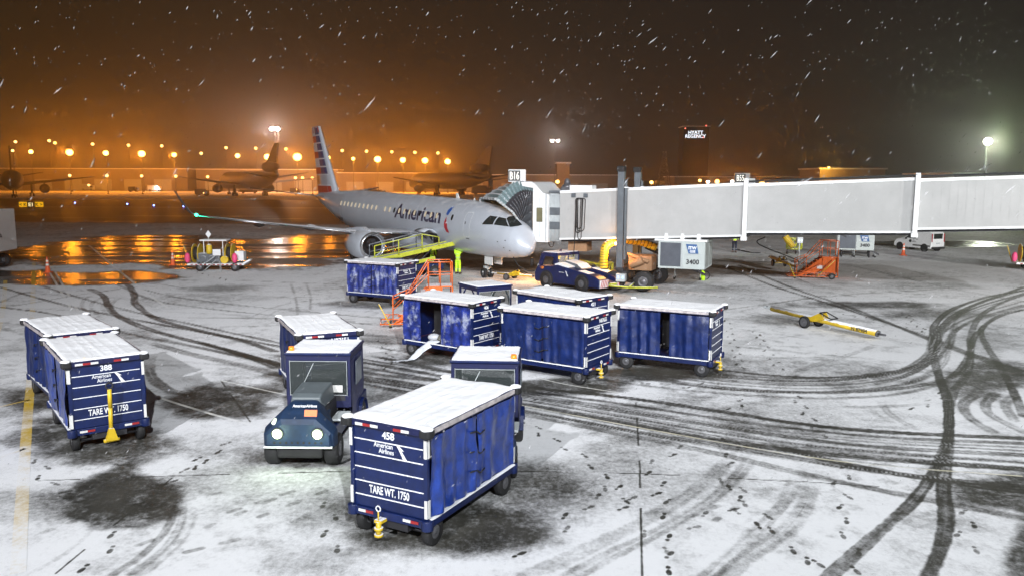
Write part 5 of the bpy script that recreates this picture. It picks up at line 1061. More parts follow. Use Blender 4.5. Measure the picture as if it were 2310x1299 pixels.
# ---------------------------------------------------------------- belt loader, conveyors
def belt_loader(label, a, b, za, zb):
    A, B = Vector((a[0], a[1], 0)), Vector((b[0], b[1], 0)); L = (B - A).length; t = thing('belt_loader', label, 'belt loader', A, math.atan2(B.y - A.y, B.x - A.x)); zf = lambda x: za + (zb - za) * x / L
    q = MB(); q.loft([[(0, y, zf(0) + z) for y, z in ((-.38, -.12), (-.38, .02), (.38, .02), (.38, -.12))], [(L, y, zf(L) + z) for y, z in ((-.38, -.12), (-.38, .02), (.38, .02), (.38, -.12))]], sm=False); q.build('belt', M['lgrey'], t)
    for y in (-.44, .44): q = MB(); q.loft([[(0, y + a_, zf(0) + b_) for a_, b_ in ((-.04, -.18), (-.04, .08), (.04, .08), (.04, -.18))], [(L, y + a_, zf(L) + b_) for a_, b_ in ((-.04, -.18), (-.04, .08), (.04, .08), (.04, -.18))]], sm=False); q.build('boom_side', M['ygreen'], t)
    for y, m_ in ((-.5, 'ygreen'), (.5, 'grey')):
        q = MB(); P = [(.6, y, zf(.6)), (.6, y, zf(.6) + .85), (3.6, y, zf(3.6) + .95), (4.7, y, zf(4.7) + .55), (4.7, y, zf(4.7))]; q.tube(P, .035, n=8); q.tube([(.6, y, zf(.6) + .42), (3.6, y, zf(3.6) + .42)], .025, n=6)
        for x in (2.1, 3.6): q.cyl((x, y, zf(x)), (x, y, zf(x) + .9), .04, n=8)
        q.build('guard_rail', M[m_], t)
    q = MB(); q.box((2.9, 0, .62), (4.0, 1.5, .38)); q.box((1.8, -.55, 1.0), (1.0, .4, .5)); q.build('chassis', M['blue'], t, .04)
    q = MB(); q.box((3.5, -.78, 1.02), (1.7, .04, .22), ry=-math.atan2(zb - za, L)); q.build('side_plate', M['ygreen'], t, .01)
    q = MB(); q.cyl((3.2, -.5, .8), (4.2, -.5, zf(4.2) - .1), .05); q.cyl((3.2, .5, .8), (4.2, .5, zf(4.2) - .1), .05); q.build('lift_arm', M['dark'], t)
    for x in (1.4, 4.3):
        for y in (-.72, .72): wheel(t, (x, y, .36), .36, .24)
    q = MB(); q.box((4.95, 0, .75), (.2, 1.5, .3)); q.build('bumper', M['black'], t, .04)
    return t
belt_loader('yellow railed belt loader reaching up to the open hold beside the engine', (-8.9, 47.6), (-3.7, 50.3), 1.05, 2.05)
def conveyor(label, pos, rz, L=3.6, z0=.35, z1=1.9):
    t = thing('conveyor_ladder', label, 'conveyor', (pos[0], pos[1], 0), rz, 'dark inclined conveyors under the bridges'); q = MB()
    for y in (-.35, .35): q.loft([[(0, y + a, z1 + b) for a, b in ((-.03, -.08), (-.03, .08), (.03, .08), (.03, -.08))], [(L, y + a, z0 + b) for a, b in ((-.03, -.08), (-.03, .08), (.03, .08), (.03, -.08))]], sm=False)
    q.build('side_rail', M['dark'], t); q = MB()
    for k in range(13): q.cyl((L * (k + .5) / 13, -.35, z1 + (z0 - z1) * (k + .5) / 13), (L * (k + .5) / 13, .35, z1 + (z0 - z1) * (k + .5) / 13), .05, n=8)
    q.build('roller', M['lgrey'], t)
    for x in (L * .15, L * .5, L * .92):
        zz = z1 + (z0 - z1) * x / L; q = MB(); [q.cyl((x, y, .08), (x, y, zz), .03, n=6) for y in (-.33, .33)]; q.cyl((x, -.33, max(.12, zz * .5)), (x, .33, max(.12, zz * .5)), .025, n=6); q.build('leg', M['lgrey'], t)
        for y in (-.33, .33): q = MB(); q.cyl((x, y - .03, .08), (x, y + .03, .08), .08, n=12); q.build('castor', M['black'], t)
    return t
g0 = G(1450, 628); conveyor('dark inclined conveyor between the bridge wheels and the near air conditioning unit', (g0[0] + .2, g0[1] + .6), R(-14))
g0 = G(1385, 600); conveyor('inclined conveyor with pale rollers behind the grey lift column', (g0[0] + .2, g0[1] + 1.5), R(-8), L=3.4, z0=.9, z1=2.1)
# second stand equipment, farther right
def plane_at(Y): return Y
p_ = D(1930, 525, 63); ac = ac_unit('farther air conditioning unit numbered 3400 below the bridge near the white van', -1.3, 1.3, p_[2] + .15, p_[2] - 1.15, -.7, .9, R(-20), (p_[0], p_[1]))
q = MB(); [q.cyl((x, y, 0), (x, y, p_[2] - 1.15), .06, n=8) for x in (-1, 1) for y in (-.5, .6)]; [q.cyl((-1, y, .3), (1, y, .3), .04, n=6) for y in (-.5, .6)]; q.build('stand', M['dark'], ac)
g0 = G(1878, 576); conveyor('dark inclined conveyor below the farther air conditioning unit', (g0[0], g0[1] + .8), R(-14), L=3.6, z0=.25, z1=2.2)
def hose_trolley(label, pos, rz, boom=True, sc=1):
    t = thing('hose_trolley', label, 'hose trolley', (pos[0], pos[1], 0), rz, 'yellow air hose trolleys'); t.scale = (sc,) * 3; q = MB()
    n = 14
    for z in (.35, .95): q.tube([(.45 * math.cos(2 * math.pi * k / n), .45 * math.sin(2 * math.pi * k / n), z) for k in range(n + 1)], .035, n=6)
    for k in range(n): a = 2 * math.pi * k / n; q.cyl((.45 * math.cos(a), .45 * math.sin(a), .35), (.45 * math.cos(a + .4), .45 * math.sin(a + .4), .95), .028, n=5)
    q.cyl((0, 0, .33), (0, 0, .40), .45, n=20); q.build('basket', M['ygreen'], t)
    if boom:
        q = MB()
        for y in (-.2, .2): q.cyl((-.4, y, .85), (-3.0, y, 1.35), .04, n=6); q.cyl((-.4, y, .55), (-3.0, y, 1.2), .03, n=6)
        for k in range(8): x = -.4 - 2.6 * k / 8; q.cyl((x, -.2, .85 + .5 * k / 8), (x - .33, .2, .85 + .5 * (k + 1) / 8), .02, n=5); q.cyl((x, -.2, .58 + .62 * k / 8), (x - .3, -.2, .87 + .5 * (k + 1) / 8), .02, n=5)
        q.build('boom', M['ygreen'], t)
    for a in (60, 180, 300): q = MB(); q.cyl((.4 * math.cos(R(a)), .4 * math.sin(R(a)), .33), (.4 * math.cos(R(a)), .4 * math.sin(R(a)), .08), .03, n=6); q.cyl((.4 * math.cos(R(a)) - .03, .4 * math.sin(R(a)), .1), (.4 * math.cos(R(a)) + .03, .4 * math.sin(R(a)), .1), .1, n=12); q.build('castor', M['dark'], t)
    return t
hose_trolley('yellow hose trolley with a long lattice boom between tractor and bridge wheels', G(1366, 626), R(-4))
hose_trolley('yellow green hose basket left of the right orange stairs', G(1790, 570), R(-5), boom=False, sc=1.35)
hose('air_hose', 'short yellow air hose dropping into the farther hose basket', [D(1770, 528, 62), D(1778, 540, 62), D(1788, 552, 62)], .26)
p_ = D(1803, 538, 60); t = thing('control_cabinet', 'small cabinet with two blue white lamps behind the right orange stairs', 'cabinet', (p_[0], p_[1], 0)); q = MB(); q.box((0, 0, p_[2]), (.42, .3, .45)); q.cyl((0, 0, 0), (0, 0, p_[2]), .05); q.build('cabinet_box', M['lgrey'], t, .02)
for dx in (-.08, .1): q = MB(); q.box((dx, -.16, p_[2]), (.08, .01, .12)); q.build('lamp', emi('cabinet_lamp', (.45, .6, 1), 4), t)
hose('ground_cable', 'black cable curling down from the bridge onto the ground, right of the second worker', [D(1725, 531, 50), D(1712, 548, 50), (G(1690, 558)[0], 58, .1), G(1664, 560, .04), G(1690, 566, .04), G(1715, 567, .04)], .035)
g0 = G(1584, 629); t = thing('fire_extinguisher', 'lime green fire extinguisher cylinder with a black hose loop below the near AC unit', 'fire extinguisher', g0); q = MB(); q.lathe([(0, .001), (0, .16), (.45, .16), (.52, .10), (.56, .04), (.6, .001)], (0, 0, 0), (0, 0, 1), 16); q.build('cylinder', M['hivis'], t)
q = MB(); q.tube([(.22 + .2 * math.cos(f), 0, .28 + .24 * math.sin(f)) for f in np.linspace(-math.pi, math.pi * .9, 16)], .025, n=6); q.build('hose', M['black'], t)
# ---------------------------------------------------------------- de-icing / hydrant cart
def hydrant_cart(label, pos, rz, full=True):
    t = thing('hydrant_cart', label, 'service cart', (pos[0], pos[1], 0), rz, 'white service carts with yellow hose reels'); q = MB(); q.box((1.75, 0, .45), (3.6, 1.3, .12)); q.box((3.7, -.3, .62), (.5, .5, .12), ry=-.5); q.build('deck', M['white'], t, .02)
    q = MB(); [q.box((.25 + k * .28, -.66, .44), (.14, .02, .06)) for k in range(12)]; q.build('reflector', M['redrefl'], t)
    for x in (.75, 2.95):
        for y in (-.55, .55): wheel(t, (x, y, .28), .28, .2)
    for x in ((.25, .62), (2.35, 2.72)) if full else ((.25, .62),):
        for xx in x:
            q = MB(); q.cyl((xx - .02, 0, 1.12), (xx + .02, 0, 1.12), .62, n=28); q.build('reel_disc', M['yellow'], t)
        q = MB(); q.cyl((x[0], 0, 1.12), (x[1], 0, 1.12), .42, n=24); q.build('wound_hose', M['black'], t)
    if full:
        q = MB(); q.box((1.6, 0, 1.98), (1.7, 1.0, .09)); [q.cyl((x, y, .5), (x, y, 1.95), .03, n=6) for x in (1.0, 2.2) for y in (-.45, .45)]; q.build('canopy', M['white'], t, .02)
        q = MB(); q.lathe([(0, .001), (.03, .15), (.1, .18), (.55, .18), (.65, .08), (.66, .001)], (1.35, -.5, 1.1), (0, 0, 1), 16); q.build('tank', M['yellow'], t)
        q = MB(); q.cyl((2.3, -.62, .75), (2.3, -.3, .75), .24, n=18); q.build('pump', M['yellow'], t)
        q = MB(); q.box((1.2, -.1, .85), (1.4, .8, .6)); q.cyl((.95, -.55, .8), (.95, -.4, .8), .2, n=16); q.cyl((1.45, -.55, .8), (1.45, -.4, .8), .2, n=16); q.build('engine', M['grey'], t, .05)
        q = MB(); q.box((1.85, -.62, 1.22), (.5, .03, .4)); q.box((3.15, .1, .95), (.55, .6, .62)); q.build('box', M['white'], t)
        q = MB()
        for y in (-.75, -.95): q.cyl((1.85, y, .75), (1.05, y, .05), .02, n=6); q.cyl((1.85, y, 1.05), (1.1, y, .5), .015, n=6); q.cyl((2.15, y, .0), (2.05, y, 1.0), .018, n=6)
        for k in range(4): q.cyl((1.15 + k * .2, -.75, .14 + k * .175), (1.15 + k * .2, -.95, .14 + k * .175), .02, n=6)
        q.build('ladder', M['lgrey'], t)
        q = MB(); q.prism([(1.18, 2.1), (1.36, 2.35), (1.18, 2.6), (1.0, 2.35)], -.02, .02); q.cyl((1.18, 0, 1.9), (1.18, 0, 2.2), .02, n=6); q.build('diamond_sign', M['white'], t)
    for x, y in ((-.12, -.3), (2.95, -.55)): q = MB(); q.sph((x, y, .85), .26, 12, sq=(.7, .7, 1.3)); q.build('pink_bag', M['pink'], t)
    q = MB(); q.cyl((-.15, .2, .5), (-.5, .2, 1.6), .03, n=6); q.build('drawbar', M['yellow'], t)
    return t
g0 = G(425, 617); hydrant_cart('white service cart with two yellow hose reels, pink bags and a small ladder', (g0[0], g0[1] + .5), R(3))
g0 = G(2288, 600); hydrant_cart('white service cart cut off by the right edge, only one yellow reel showing', (g0[0], g0[1]), R(-20), full=True)
# ---------------------------------------------------------------- van, cones, truck
van = thing('delivery_van', 'small white delivery van with dark rear window beyond the bridge at right', 'van', (35.39, 68.2, 0), R(114)); van.scale = (.87, .87, .87); vw = .92
q = MB(); side_p = [(-1.0, .35), (-1.0, 1.0), (-.97, 1.8), (-.8, 1.93), (.9, 1.93), (1.35, 1.84), (2.15, 1.22), (3.0, 1.02), (3.25, .75), (3.28, .38), (2.9, .32), (-.9, .3)]
rr = [];
for y, s in ((-vw, .93), (-vw * .96, 1.0), (vw * .96, 1.0), (vw, .93)): rr.append([(1.1 + (x - 1.1) * (.985 if s < 1 else 1), y * (1 if z < 1.15 else .93 if z > 1.7 else .98), .3 + (z - .3) * (s if z > 1.6 else 1)) for x, z in side_p])
q.loft(rr, sm=False); q.build('body', M['white'], van, .04)
for y in (-1, 1):
    q = MB(); q.prism([(.75, 1.2), (.75, 1.72), (1.25, 1.72), (1.95, 1.22)], y * (vw * .97) - .012 * (y < 0) , y * (vw * .97) + .012); q.build('side_window', M['glass'], van)
    q = MB(); q.box((.1, y * vw, .56), (1.9, .05, .12)); q.build('side_moulding', M['black'], van, .01); q = MB(); q.box((1.0, y * (vw + .006), 1.12), (.18, .02, .04)); q.box((.6, y * (vw + .006), 1.12), (.18, .02, .04)); q.build('handle', M['dark'], van)
    for x in (-.25, 2.55): wheel(van, (x, y * .80, .32), .32, .22); q = MB(); q.cyl((x, y * .84, .36), (x, y * .925, .36), .4, n=22); q.build('wheel_arch', M['black'], van)
    q = MB(); q.box((-1.0, y * .83, 1.35), (.06, .12, .8)); q.build('tail_light', M['redrefl'], van, .01); q = MB(); q.box((1.75, y * (vw + .12), 1.18), (.14, .16, .18)); q.build('mirror', M['black'], van, .02)
q = MB(); q.cyl((1.35, vw + .0, .93), (1.35, vw + .012, .93), .15, n=18); q.build('emblem', M['dark'], van); q = MB(); q.box((.95, vw + .005, .95), (.34, .012, .035)); q.box((.90, vw + .005, .87), (.44, .012, .03)); q.build('marking', M['dark'], van)
q = MB(); q.box((-.995, 0, 1.5), (.03, 1.2, .5)); q.build('rear_window', M['glass'], van, .05); q = MB(); q.box((-1.05, 0, .38), (.14, 1.7, .2)); q.build('bumper', M['black'], van, .03); q = MB(); q.box((-1.01, 0, .82), (.02, .5, .13)); q.build('number_plate', M['lgrey'], van)
q = MB(); q.prism([(1.37, 1.80), (2.1, 1.26), (2.14, 1.27), (1.4, 1.84)], -.74, .74); q.build('windscreen', M['glass'], van)
def cone(label, p, h=.9):
    t = thing('traffic_cone', label, 'traffic cone', p, 0, 'orange traffic cones'); q = MB(); q.box((0, 0, .03), (.42, .42, .05)); q.cyl((0, 0, .05), (0, 0, h), .16, .03, n=18); q.build('cone', M['cone'], t, .005)
    for z in (.45, .68): r0 = .16 - .13 * z / h; q = MB(); q.cyl((0, 0, z), (0, 0, z + .12), r0 + .008, r0 - .008, n=18, cap=False); q.build('white_band', M['refl'], t)
    return t
cone('orange traffic cone in front of the white van', G(2037, 571), 1.0); cone('orange and white traffic cone on the wet apron at far left', G(108, 622), 1.0); cone('orange and white traffic cone left of the service cart', G(390, 603), .95)
p_ = G(20, 612); tr = thing('catering_truck', 'white box catering truck with a purple striped oval cut off at the left edge', 'truck', (-35.2, 51.6, 0), R(8)); zb, zt = D(20, 575, 52)[2], D(20, 481, 52)[2]
q = MB(); q.box((-.85, 1.0, (zb + zt) / 2), (6, 2.4, zt - zb)); bo = q.build('body', M['white'], tr, .03); q = MB(); q.box((-1, 1, zb - .1), (5.4, 2.0, .18)); q.build('chassis', M['wood'], tr)
q = MB(); q.box((-.6, 1.0, zb * .45), (3.6, 1.8, zb * .7)); q.build('scissor_lift', M['black'], tr)
for x in (-3.0, 1.3):
    for y in (.1, 1.9): wheel(tr, (x, y, .48), .48, .3)
M['purple'] = mat('dark_purple', (.05, .02, .08), .5)
for k in range(7):
    z = zb + .32 + (zt - zb - .55) * k / 6; w_ = .42 * math.sqrt(max(.05, 1 - ((k - 3) / 3.6) ** 2)); q = MB(); q.box((1.12, -.215, z), (w_ * 1.6, .02, .19 if k != 3 else .12)); q.build('logo_stripe', M['purple'], bo)
text('lettering', 'LSG', .5, M['grey'], bo, (1.9, -.22, (zb + zt) / 2 + .12), (R(90), 0, 0), .004, .01, sx=.7); text('lettering', 'SkyChefs', .38, M['dark'], bo, (1.98, -.22, (zb + zt) / 2 - .45), (R(90), R(-8), 0), .004, .01, sx=.55)
q = MB(); q.tube([(1.4, -.1, zt), (1.35, -.1, zt + .25), (1.5, -.1, zt + .4)], .03, n=6); q.sph((1.4, -.2, zt - .05), .06, 8); q.build('marker_lamp', M['lampo2'], bo)
# ---------------------------------------------------------------- people
def person(label, loc, rz, h=1.75, pose='stand', top='hivis', bottom='hivis', arms=((.28, 0, .95), (-.28, 0, .95))):
    t = thing('person', label, 'person', loc, rz); k = h / 1.75
    def skinned(name, V, Ed, m, sub=2, root=0):
        me = bpy.data.meshes.new(name); me.from_pydata([tuple(c * k for c in v[:3]) for v in V], Ed, []); o = bpy.data.objects.new(name, me); C.objects.link(o); o.parent = t
        md = o.modifiers.new('Skin', 'SKIN'); md.use_smooth_shade = True; ly = me.skin_vertices[0].data
        for i, v in enumerate(V): ly[i].radius = (v[3] * k, v[4] * k if len(v) > 4 else v[3] * k); ly[i].use_root = i == root
        sb = o.modifiers.new('Sub', 'SUBSURF'); sb.levels = sub; sb.render_levels = sub; me.materials.append(m); return o
    lean = .25 if pose == 'lean' else 0; L = lambda z: -lean * max(0, z - .95)   # leans toward -y (facing)
    V = [(0, 0, .95, .12, .09), (0, L(1.2), 1.2, .13, .09), (0, L(1.42), 1.42, .12, .08), (0, L(1.52) - .01, 1.52, .05), (0, L(1.6) - .02, 1.60, .075, .085), (0, L(1.7) - .02, 1.69, .07, .08)]; Ed = [(0, 1), (1, 2), (2, 3), (3, 4), (4, 5)]
    hd = []
    for s, hnd in zip((1, -1), arms):
        i = len(V); sh = (s * .19, L(1.42), 1.42); hx = (hnd[0], hnd[1], hnd[2]); el = tuple((a + b) / 2 + c for a, b, c in zip(sh, hx, (s * .05, .04, -.02)))
        V += [(*sh, .06), (*el, .045), (*hx, .03, .03)]; Ed += [(2, i), (i, i + 1), (i + 1, i + 2)]; d = (Vector(hx) - Vector(el)).normalized(); sd = d.cross(Vector((0, 1, 0))).normalized()
        if sd.length < .5: sd = Vector((1, 0, 0))
        pm = Vector(hx) + d * .06; V.append((*pm, .032, .018)); Ed.append((i + 2, i + 3))
        for f, (off, ln) in enumerate(((-.028, .07), (-.010, .085), (.010, .08), (.028, .065))):
            a = pm + sd * off + d * .02; b_ = a + d * ln * .55; c = b_ + d * ln * .45 + Vector((0, -.015, 0)); j = len(V); V += [(*a, .009), (*b_, .0085), (*c, .007)]; Ed += [(i + 3, j), (j, j + 1), (j + 1, j + 2)]
        a = Vector(hx) + sd * .035 * s + d * .02; b_ = a + (d + sd * s * .8).normalized() * .05; j = len(V); V += [(*a, .010), (*b_, .009)]; Ed += [(i + 2, j), (j, j + 1)]
    for s in (1, -1):
        i = len(V); V += [(s * .10, 0, .88, .09), (s * .11, -.01, .48, .062), (s * .12, .01, .10, .045), (s * .12, -.14, .04, .045, .035)]; Ed += [(0, i), (i, i + 1), (i + 1, i + 2), (i + 2, i + 3)]
    skinned('body', V, Ed, M['skin'], 1)
    J = [(0, 0, .90, .155, .12), (0, L(1.2), 1.2, .16, .125), (0, L(1.44), 1.44, .14, .10), (0, L(1.5), 1.51, .07)]; E2 = [(0, 1), (1, 2), (2, 3)]
    for s, hnd in zip((1, -1), arms):
        i = len(J); sh = Vector((s * .20, L(1.42), 1.42)); hx = Vector(hnd); el = (sh + hx) / 2 + Vector((s * .05, .04, -.02)); J += [(*sh, .085), (*el, .068), (*el.lerp(hx, .92), .052)]; E2 += [(2, i), (i, i + 1), (i + 1, i + 2)]
    skinned('jacket', J, E2, M[top], 2)
    T = [(0, 0, .95, .14, .11)]; E3 = []
    for s in (1, -1): i = len(T); T += [(s * .10, 0, .86, .11), (s * .11, -.01, .48, .088), (s * .12, .01, .12, .075)]; E3 += [(0, i), (i, i + 1), (i + 1, i + 2)]
    skinned('trousers', T, E3, M[bottom], 2)
    for s in (1, -1): q = MB(); q.box((s * .12 * k, -.05 * k, .05), (.10, .28, .09)); q.build('boot', M['black'], t, .02)
    q = MB(); hz = 1.64 * k; hy = (L(1.62) - .015) * k; q.sph((0, hy + .01, hz + .03), .118, 14, sq=(.92, 1.05, 1.1)); q.build('hood', M['navycloth'] if top == 'hivis' and bottom != 'hivis' else M['dark'], t)
    q = MB(); q.sph((0, hy - .10, hz - .01), .03, 8, sq=(.7, 1, 1)); q.sph((0, hy - .085, hz - .06), .025, 8, sq=(1.3, .5, .4)); [q.sph((s * .035, hy - .10, hz + .03), .012, 8) for s in (1, -1)]; q.build('face', M['skin'], t)
    if top == 'hivis':
        q = MB()
        for z in (1.08, 1.28): q.tube([(.178 * k * math.cos(a), (.14 * math.sin(a) + L(z)) * k, z * k) for a in np.linspace(0, 2 * math.pi, 19)], .014, n=5)
        for s in (1, -1): q.tube([(s * .115 * k + .092 * math.cos(a) * k, .092 * math.sin(a) * k, .32 * k) for a in np.linspace(0, 2 * math.pi, 13)], .012, n=5)
        q.build('reflective_band', M['refl'], t)
    return t
person('person in full lime hi-vis suit reaching up to the open hold', G(1033, 619), R(160), 1.72, arms=((.20, -.25, 1.62), (-.22, -.30, 1.50)))
person('person in hi-vis jacket and navy trousers standing below the bridge', G(1656, 567), R(175), 1.85, bottom='navycloth', arms=((.27, -.16, 1.05), (-.27, -.12, 1.0)))
person('person in hi-vis suit crouched low behind the belt loader', (G(968, 606)[0], G(968, 606)[1] + 2.0, 0), R(150), 1.45, pose='lean', arms=((.2, -.3, .8), (-.2, -.3, .8)))
person('person in hi-vis jacket standing behind the tractor, nearly hidden', (G(1297, 622)[0] + .15, G(1297, 622)[1] + 3.0, 0), R(190), 1.7, arms=((.26, -.1, .95), (-.26, -.1, .95)))
# ---------------------------------------------------------------- lamps across the field
def lamp_post(px, py, Y, label, m='lampo', r=.9, energy=9000, col=(1, .29, .012), group='sodium apron lamps behind the far aircraft', pole=True, heads=1, light=True):
    p = D(px, py, Y); t = thing('lamp_post', label, 'lamp post', (p[0], p[1], 0), 0, group); z = p[2]
    b = MB()
    b.cyl((0, 0, 0), (0, 0, z), .13, .07, n=8); b.cyl((0, 0, 0), (0, 0, .4), .4, .35, n=8)
    b.box((0, .3, z + .35), (.9 * heads, .3, .12)); b.build('pole', M['dark'], t)
    for k in range(heads):
        x = (k - (heads - 1) / 2) * 2.6
        h = MB(); h.sph((x, -.1, z), r, 12, sq=(1, .7, .85)); h.build('lamp', M[m], t)
        if heads > 1: a = MB(); a.cyl((0, .1, z + .2), (x, .1, z + .2), .08, n=6); a.build('bracket', M['dark'], t)
    if light:
        l = bpy.data.lights.new('lamp_light', 'POINT'); l.energy = energy; l.color = col; l.shadow_soft_size = r * 1.1; l.specular_factor = .08
        o = bpy.data.objects.new('lamp_light', l); C.objects.link(o); o.location = (p[0], p[1] - 2.2, z)
    return t
ORD = ['far left of the row', 'second from the left of the row', 'third from the left, large', 'fourth from the left', 'fifth from the left, large', 'sixth from the left', 'left of the trijet tail', 'beside the trijet tail fin', 'brightest, between trijet and airliner fin', 'just right of the airliner fin', 'second right of the airliner fin', 'above the lettering of the airliner', 'above the far cargo jet nose', 'above the far cargo jet', 'last of the row by the dark cargo jet']
for (x, y, e, rr), o in zip([(-12,358,5,.8),(68,350,6,.95),(155,351,15,1.5),(237,352,8,1.15),(318,353,15,1.5),(391,355,7,1.05),(534,356,7,1.05),(601,358,9,1.3),(669,358,20,1.8),(739,359,6,.9),(795,361,5,.75),(850,362,13,1.45),(907,363,10,1.2),(957,364,12,1.3),(1008,366,11,1.25)], ORD):
    lamp_post(x, y, 350, 'glowing orange lamp on a tall pole, ' + o, r=rr, energy=e * 1550)
SM = [(33,328,390),(109,325,390),(122,330,390),(207,332,390),(288,334,390),(363,335,390),(452,351,390),(508,338,390),(575,339,390),(643,340,390),(770,343,390),(825,344,390),(882,345,390),(934,346,390),(986,347,390)]
for i, (x, y, Y) in enumerate(SM):
    lamp_post(x, y, Y, 'small pale orange high mast lamp in the upper far row beyond the apron' , m='lampo2', r=.75, light=False, group='small distant mast lamps')
for x, y, o in [(156,403,'below the third big lamp'),(240,403,'right of the left cargo jet wing tip'),(318,403,'below the fifth big lamp'),(395,403,'left of the trijet wing tip'),(467,404,'above the trijet left wing'),(665,405,'first of three under the brightest lamp'),(681,405,'middle of three under the brightest lamp'),(703,405,'last of three, beside the airliner fin')]:
    lamp_post(x, y, 300, 'low orange yard lamp ' + o, m='lampo2', r=.55, energy=4000, group='low yard lamps', light=x in (240, 395, 681))
lamp_post(27, 348, 255, 'thin pole with a small warm lamp behind the left cargo jet', m='lampo2', r=.45, light=False, group=None)
lamp_post(617.5, 295, 350, 'tall mast with twin pinkish white lamps and a red beacon', m='lampk', r=.95, energy=22000, col=(1, .75, .62), group=None, heads=2)
lamp_post(1250, 318, 350, 'tall mast with twin white lamps above the jet bridge cab', m='lampk', r=.6, energy=9000, col=(1, .85, .75), group=None, heads=2)
t = lamp_post(2225, 313, 118, 'bright greenish white floodlight mast at the far right', m='lampw', r=.62, energy=4500, col=(.8, 1, .55), group=None)
for x, y, Y, m, r_, e, lab in [(1250+6,410,200,'lampo2',.5,2500,'small orange lamp behind the jet bridge cab'),(1468,410,190,'lampo2',.45,1500,'pale orange lamp right of the second bridge post'),(1577,405,220,'lampo2',.45,1500,'dim orange lamp above the bridge roof, leftmost of a row'),(1595,408,220,'lampk',.4,1200,'round white lamp above the bridge roof'),(1616,407,220,'lampo2',.65,3500,'bright orange lamp above the bridge roof'),(1650,407,210,'lampk',.4,1200,'white lamp left of the farther gate sign'),(1717,408,200,'lampo2',.6,3500,'orange lamp right of the farther gate sign')]:
    lamp_post(x, y, Y, lab, m=m, r=r_, energy=e, group=None)
p = D(2225, 313, 118); spot('mast_floodlight', (p[0], p[1] - 2, p[2]), (38, 84, 0), 9000, 50, (1, 1, .93))
# blue taxiway edge lights
for x, y, lab in [(168,467,'leftmost of the row, right of the taxiway sign'),(286,469,'middle, left of the winglet'),(346,472,'nearest the winglet'),(413,474,'right behind the winglet'),(962,467,'beyond the fuselage roof')][:4]:
    p = G(x, y + 1.5); t = thing('taxiway_edge_light', 'small blue taxiway edge light, ' + lab, 'edge light', p, 0, 'blue taxiway edge lights')
    b = MB(); b.cyl((0, 0, 0), (0, 0, .28), .06, n=8); b.build('stem', M['dark'], t); b = MB(); b.sph((0, 0, .4), .16, 10); b.build('lamp', M['blueled'], t)
# ---------------------------------------------------------------- far airliners
def airliner(name, label, loc, rz, L=58, rad=3.0, zc=5.3, span=24, tri=True, mat_=None, gear=True, group=None):
    t = thing(name, label, 'aircraft', loc, rz, group); mm = mat_ or M['farplane']
    prof = [(0, .05, -.7), (-.8, .35, -.55), (-2.2, .62, -.35), (-4.5, .86, -.15), (-8, 1, 0), (-L * .66, 1, 0), (-L * .78, .86, .12), (-L * .88, .6, .32), (-L * .96, .32, .5), (-L, .08, .62)]
    f = MB(); f.loft([[(a, math.cos(2 * math.pi * k / 24) * r * rad, zc + dz * rad + math.sin(2 * math.pi * k / 24) * r * rad) for k in range(24)] for a, r, dz in prof]); f.build('fuselage', mm, t)
    def wing(x0, y0, z0, c0, x1, y1, z1, c1, th=.11):
        m = MB()
        for_ = [];
        for (x, y, z, c) in ((x0, y0, z0, c0), (x1, y1, z1, c1)):
            for_.append([(x, y, z), (x - c * .25, y, z + c * th * .6), (x - c * .6, y, z + c * th * .45), (x - c, y, z), (x - c * .5, y, z - c * th * .3), (x - c * .15, y, z - c * th * .35)])
        return m.loft(for_, sm=False)
    for s in (-1, 1):
        wing(-L * .34, s * rad * .7, zc - rad * .5, 10, -L * .34 - span * .62, s * span, zc + span * .045, 2.4).build('wing', mm, t)
        wing(-L * .86, s * rad * .4, zc + rad * .3, 6.5, -L * .86 - 6, s * span * .40, zc + rad * .3 + 1.6, 2).build('stabiliser', mm, t)
        e = MB(); ex = -L * .34 - span * .08; ey = s * span * .36; ez = zc - rad * .62 - .9
        e.lathe([(0, 1.05), (.25, 1.3), (1.5, 1.5), (3.5, 1.35), (5.2, .8), (5.25, .01)], (ex, ey, ez), (-1, 0, 0), 18); e.lathe([(.0, 1.05), (.9, .95), (.95, .01)], (ex, ey, ez), (-1, 0, 0), 18)
        e.box((ex - 3.2, ey, ez + 1.6), (3.6, .35, 1.2)); e.build('engine', mm, t)
        if gear:
            g = MB(); gx = -L * .52; g.cyl((gx, s * 5.2, zc - rad * .5), (gx, s * 5.2, 1), .3)
            g.box((gx, s * 5.2, 1.7), (2.4, .3, 1.6))
            for dx in (-.8, .8):
                for dy in (-.45, .45): g.cyl((gx + dx, s * 5.2 + dy - .2, .62), (gx + dx, s * 5.2 + dy + .2, .62), .62)
            g.build('main_gear', M['black'], t)
    g = MB(); g.cyl((-7, 0, zc - rad), (-7, 0, .5), .2)
    for dy in (-.35, .35): g.cyl((-7, dy - .18, .5), (-7, dy + .18, .5), .5)
    g.build('nose_gear', M['black'], t)
    v = MB(); b0 = zc + rad * (.75 if not tri else 1.9); v.prism([(-L * .82, b0), (-L * .96, zc + rad + 8.6), (-L * 1.01, zc + rad + 8.6), (-L * .98, b0)], -.22, .22); v.build('tail_fin', mm, t)
    if tri:
        e = MB(); e.lathe([(0, 1.15), (.3, 1.45), (3, 1.7), (7, 1.55), (10, .95), (10.1, .01)], (-L * .80, 0, zc + rad * 1.45), (-1, 0, 0), 20); e.lathe([(0, 1.15), (1.2, 1.0), (1.25, .01)], (-L * .80, 0, zc + rad * 1.45), (-1, 0, 0), 20)
        e.prism([(-L * .80, zc + rad * .9), (-L * .98, zc + rad * .5), (-L * .96, zc + rad * 1.4), (-L * .80, zc + rad * 1.3)], -.5, .5); e.build('tail_engine', mm, t)
    return t
